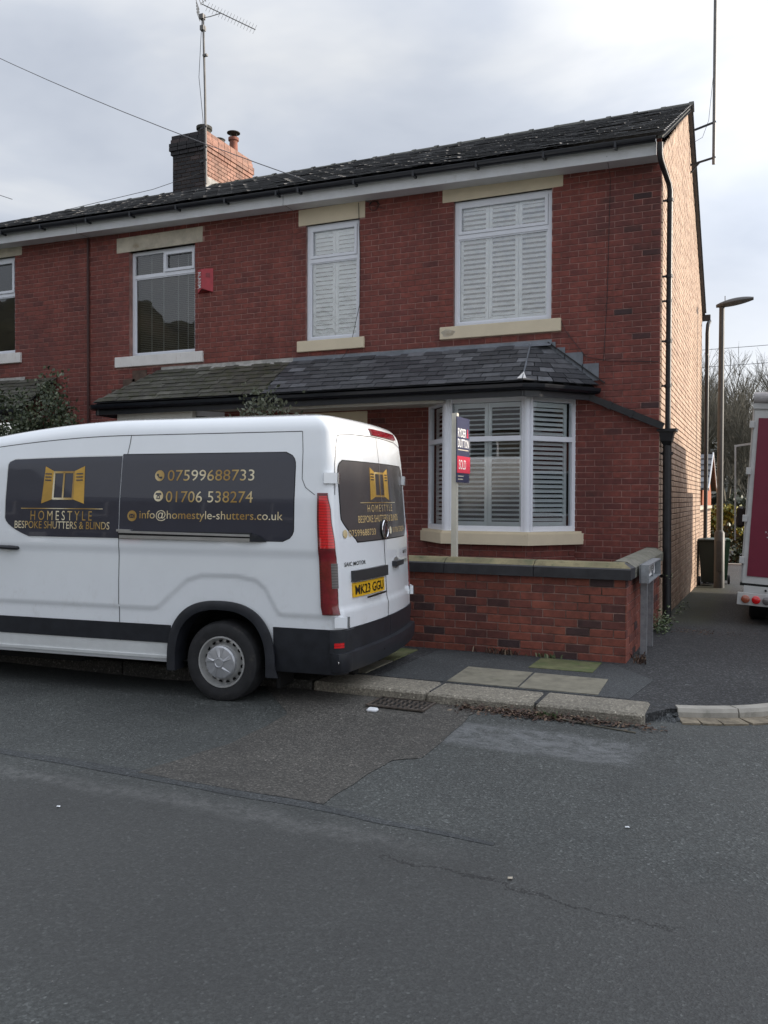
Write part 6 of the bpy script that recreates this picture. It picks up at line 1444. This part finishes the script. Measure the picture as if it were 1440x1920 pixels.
shrub('evergreen_bush', 'upper right shoots of evergreen leaves beside the leftmost house wall', (-9.85, 9.75, 2.75), .55, .4, .85, 2800, M['leaf_dark'], 8, .058, 82, 26, 'bush')
shrub('olive_shrub', 'sparse grey-green shrub rising behind the roof of the van', (-6.0, 9.7, 2.75), .50, .3, .42, 620, M['leaf_olive'], 12, .055, 83, 22)
# ------------------------------------------------------------------ background
def tree_mesh(seed, H=11, depth=6):
    rg = random.Random(seed); tm = MB(); cm = MB()
    def grow(p, d, l, r, k):
        n = 3; pts = [p]; q = p; dd = d
        for i in range(n):
            dd = (dd + Vector((rg.gauss(0, .10), rg.gauss(0, .10), rg.gauss(.03, .05)))).normalized(); q = q + dd * l / n; pts.append(q)
        (tm if k < 2 else cm).tube(pts, [r * (1 - .35 * i / n) for i in range(n + 1)], 5 if k < 2 else 3, caps=False)
        if k >= depth: return
        nb = rg.choice([2, 3, 3]) if k else 4
        for j in range(nb):
            t = rg.uniform(.35, 1); i = min(n - 1, int(t * n)); b = pts[i].lerp(pts[i + 1], t * n - i) if i < n else pts[-1]
            ax = Vector((rg.gauss(0, 1), rg.gauss(0, 1), rg.gauss(.15, .4))).normalized(); nd = (dd + ax * rg.uniform(.35, .75) + Vector((0, 0, .22))).normalized()
            grow(b, nd, l * rg.uniform(.62, .82), r * rg.uniform(.5, .65), k + 1)
        if k: grow(pts[-1], (dd + Vector((rg.gauss(0, .15), rg.gauss(0, .15), .1))).normalized(), l * .75, r * .6, k + 1)
    grow(Vector((0, 0, 0)), Vector((0, 0, 1)), H * .30, H * .016, 0)
    return tm.mesh('trunk', M['bark']), cm.mesh('crown', M['twig'])
TM = [tree_mesh(100 + k, 11, 6) for k in range(4)]
tree_spots = [(-2.9, 46, 1.05, 0, 'slim bare tree nearest the back downpipe'), (-1.55, 50, 1.15, 1, 'bare tree directly left of the street lamp pole'), (-.3, 44, .95, 2, 'bare tree right behind the street lamp pole'), (.9, 52, 1.1, 3, 'bare tree above the truck, left of its roof sheet'),
              (-2.2, 58, 1.25, 2, 'taller bare tree in the second row, left of the lamp'), (.1, 60, 1.2, 0, 'taller bare tree in the second row, right of the lamp'), (2.2, 48, .95, 1, 'bare tree over the truck roof at the photo edge'), (-4.2, 55, 1.1, 3, 'bare tree mostly hidden behind the gable'), (1.6, 64, 1.25, 2, 'bare tree far back above the truck')]
for (x, y, s, k, lb_) in tree_spots:
    z = fall(y) - .1 + max(0, (y - 45) * .06); o = empty('bare_tree', (x, y, z), lb_, 'tree', 'bare winter trees behind the side street'); W[o.name] = Vector((x, y, z))
    ang = U(0, 6); 
    for me_ in TM[k]:
        q = bpy.data.objects.new(me_.name, me_); col.objects.link(q); q.parent = o; q.scale = (s * .95, s * .95, s * (.92 if z < 1 else .9)); q.rotation_euler = (0, 0, ang)
def hill(name, xs_, ys_, f, mat): sheet(xs_, ys_, f).build(name, mat, kind='structure')
def hz(x, y):
    t = ss((y - 46) / 60.0); return -1.1 + t * 9.0 + noise.noise(Vector((x * .06, y * .06, 0))) * 1.5 * t
hill('hillside', [-120 + 8 * i for i in range(38)], [45 + 6 * i for i in range(24)], hz, M['hillmat'])
rg = random.Random(17); m = MB()
for k in range(9000):
    x, y = rg.uniform(-14, 12), rg.uniform(58, 100); z = hz(x, y) + abs(rg.gauss(0, 1.0)); s = rg.uniform(.15, .45); a = rg.uniform(0, 6.28); t = Vector((math.cos(a), math.sin(a), rg.uniform(-.6, .6))).normalized(); b = t.cross(Vector((rg.gauss(0, 1), rg.gauss(0, 1), 1))).normalized(); p = Vector((x, y, z))
    m.add([p - t * s, p + b * s * .6, p + t * s, p - b * s * .6], [(0, 1, 2, 3)])
m.build('hillside_scrub', M['leaf_hill'], kind='stuff', label='dark leafless scrub covering the hillside behind the bare trees', cat='scrub', fix=False)
# wooded hill behind the camera, mirrored in the left windows
def hz2(x, y):
    t = ss((-y - 30) / 50.0) * ss((-x - 42) / 50.0); return -.2 + t * 29 + t * 6 * noise.noise(Vector((x * .08, y * .08, 3))) + t * 5 * noise.noise(Vector((x * .4, y * .4, 9)))
hill('hill', [-260 + 4 * i for i in range(65)], [-160 + 4 * i for i in range(34)], hz2, M['hillmat'])
# shrubs and wall beyond
shrub('garden_shrub', 'yellow-green variegated shrub beyond the bins', (-1.2, 33, .75), 1.3, .8, .75, 2600, M['leaf_yellow'], 3, .16, 91, 26, base=-.6)
shrub('garden_shrub', 'low dark green shrub in front of the yellow one', (-.6, 31.5, .05), 1.5, .7, .65, 2200, M['leaf_dark'], 3, .14, 92, 26, base=-.6)
shrub('garden_shrub', 'dull green bush above the yellow shrub', (.2, 38, 1.4), 1.6, 1, 1.0, 2600, M['leaf_olive'], 3, .2, 93, 26, base=-.7)
m = MB(); m.box(-6, 6, 29.3, 29.5, -.6, -.33); m.build('kerb_line', M['kerb_smooth'], kind='structure')
m = MB(); m.box(-12, 12, 29.5, 30.6, -.6, -.40); m.build('grass_verge', simple('verge_grass', (.16, .20, .06), .9, var=.3), kind='structure')
yw = empty('boundary_wall', (-1.32, 23, -.2), 'pale brick boundary wall behind the bins', 'wall')
m = MB(); m.box(-1.52, -1.345, 21.2, 27.0, -.6, 1.46); m.build('mortar_bed', M['mortar_dark'], yw)
brickwork(yw, (-1.34, 21.2, 0), (0, 1, 0), (1, 0, 0), 0, 5.8, -.5, -.5 + .0825 * 23, [], M['brick_gable'], seed=95, jt=.016, proud=.01)
brickwork(yw, (-1.52, 21.19, 0), (1, 0, 0), (0, -1, 0), 0, .18, -.5, -.5 + .0825 * 23, [], M['brick_gable'], seed=96, jt=.016, proud=.01)
m = MB(); m.box(-1.56, -1.30, 21.15, 27.05, 1.465, 1.54); m.build('coping', M['stone_pale'], yw)
gg = empty('garage', (-1.5, 28, -.4), 'small orange brick outbuilding with a tiled roof behind the gable', 'outbuilding')
m = MB(); m.box(-5, -1.62, 28, 33, -.6, 2.05); m.add([(-5, 28, 2.05), (-1.62, 28, 2.05), (-1.62, 33, 2.05), (-5, 33, 2.05), (-1.62, 30.5, 3.25), (-5, 30.5, 3.25)], [(1, 2, 4), (0, 3, 5)]); m.build('brick_body', M['brick_orange'], gg)
for k in range(6):
    t = k / 6; z0_, z1_ = 2.0 + 1.2 * t, 2.0 + 1.2 * (t + .19); y0_, y1_ = 27.8 + 2.7 * t, 27.8 + 2.7 * (t + .19)
    m = MB(); m.add([(-5, y0_, z0_ + .07), (-1.45, y0_, z0_ + .07), (-1.45, y1_, z1_ + .02), (-5, y1_, z1_ + .02), (-5, y0_, z0_), (-1.45, y0_, z0_), (-1.45, y1_, z1_ - .05)], [(0, 1, 2, 3), (0, 4, 5, 1), (1, 5, 6, 2)]); m.build('tile_course', M['slate'], gg, fix=False)
m = MB(); m.quad((-5, 30.5, 3.25), (-1.45, 30.5, 3.25), (-1.45, 33.2, 2.0), (-5, 33.2, 2.0)); m.build('roof', M['slate'], gg, fix=False)
m = MB(); m.bar((-1.44, 27.8, 2.02), (-1.44, 30.5, 3.24), .03, .10); m.bar((-1.44, 30.5, 3.24), (-1.44, 33.2, 2.0), .03, .10); m.build('bargeboard', M['fascia'], gg)
m = MB(); m.box(-1.63, -1.60, 28.6, 29.3, -.3, 1.9); m.build('doorway', M['brick_orange'], gg)
# terrace across the side street (outside the photo; its shadow falls on the gable)
op = empty('terrace_row', (14, 9, 0), 'red brick terrace across the side street, outside the photo', 'house')
m = MB(); m.box(14, 21, 9.5, 24.3, -.6, 6.4); m.add([(14, 9.5, 6.4), (21, 9.5, 6.4), (17.5, 9.5, 7.85), (14, 24.3, 6.4), (21, 24.3, 6.4), (17.5, 24.3, 7.85)], [(0, 1, 2), (3, 5, 4)]); m.build('walls', M['brick_red'], op)
m = MB(); m.quad((13.8, 9.4, 6.35), (13.8, 24.4, 6.35), (17.5, 24.4, 7.9), (17.5, 9.4, 7.9)); m.quad((17.5, 9.4, 7.9), (17.5, 24.4, 7.9), (21.2, 24.4, 6.35), (21.2, 9.4, 6.35)); m.build('roof', M['slate'], op, fix=False)
for k in range(4):
    y = 10.8 + k * 3.5
    for z in (1.2, 3.9):
        m = MB(); m.box(13.96, 14.0, y, y + 1.3, z, z + 1.4); q = m.build('window', M['upvc'], op); m = MB(); m.box(13.94, 13.958, y + .08, y + 1.22, z + .08, z + 1.32); m.build('pane', M['glass_van'], q)

# terrace on the far side of the road behind the camera: only its reflections show
ot = empty('terrace_row', (-15, -24, 0), 'grey stone terrace across the road behind the viewer, seen only mirrored in glass and paint', 'house')
m = MB(); m.box(-42, 14, -30, -24, -.1, 5.6); m.build('walls', M['opp_stone'], ot)
m = MB(); m.quad((-42.3, -23.8, 5.5), (14.3, -23.8, 5.5), (14.3, -27, 8.0), (-42.3, -27, 8.0)); m.quad((-42.3, -30.2, 5.5), (14.3, -30.2, 5.5), (14.3, -27, 8.0), (-42.3, -27, 8.0)); m.build('roof', M['slate'], ot, fix=False)
for k in range(11):
    x = -40 + k * 5
    for z in (1.0, 3.6):
        m = MB(); m.box(x, x + 1.7, -23.99, -23.95, z, z + 1.5); q = m.build('window', M['upvc'], ot); m = MB(); m.box(x + .1, x + 1.6, -23.949, -23.93, z + .1, z + 1.4); m.build('pane', M['glass_van'], q)
    m = MB(); m.box(x + 2.6, x + 3.5, -23.99, -23.94, .1, 2.2); m.build('door', M['upvc'] if k % 3 else M['alarm_red'], ot)
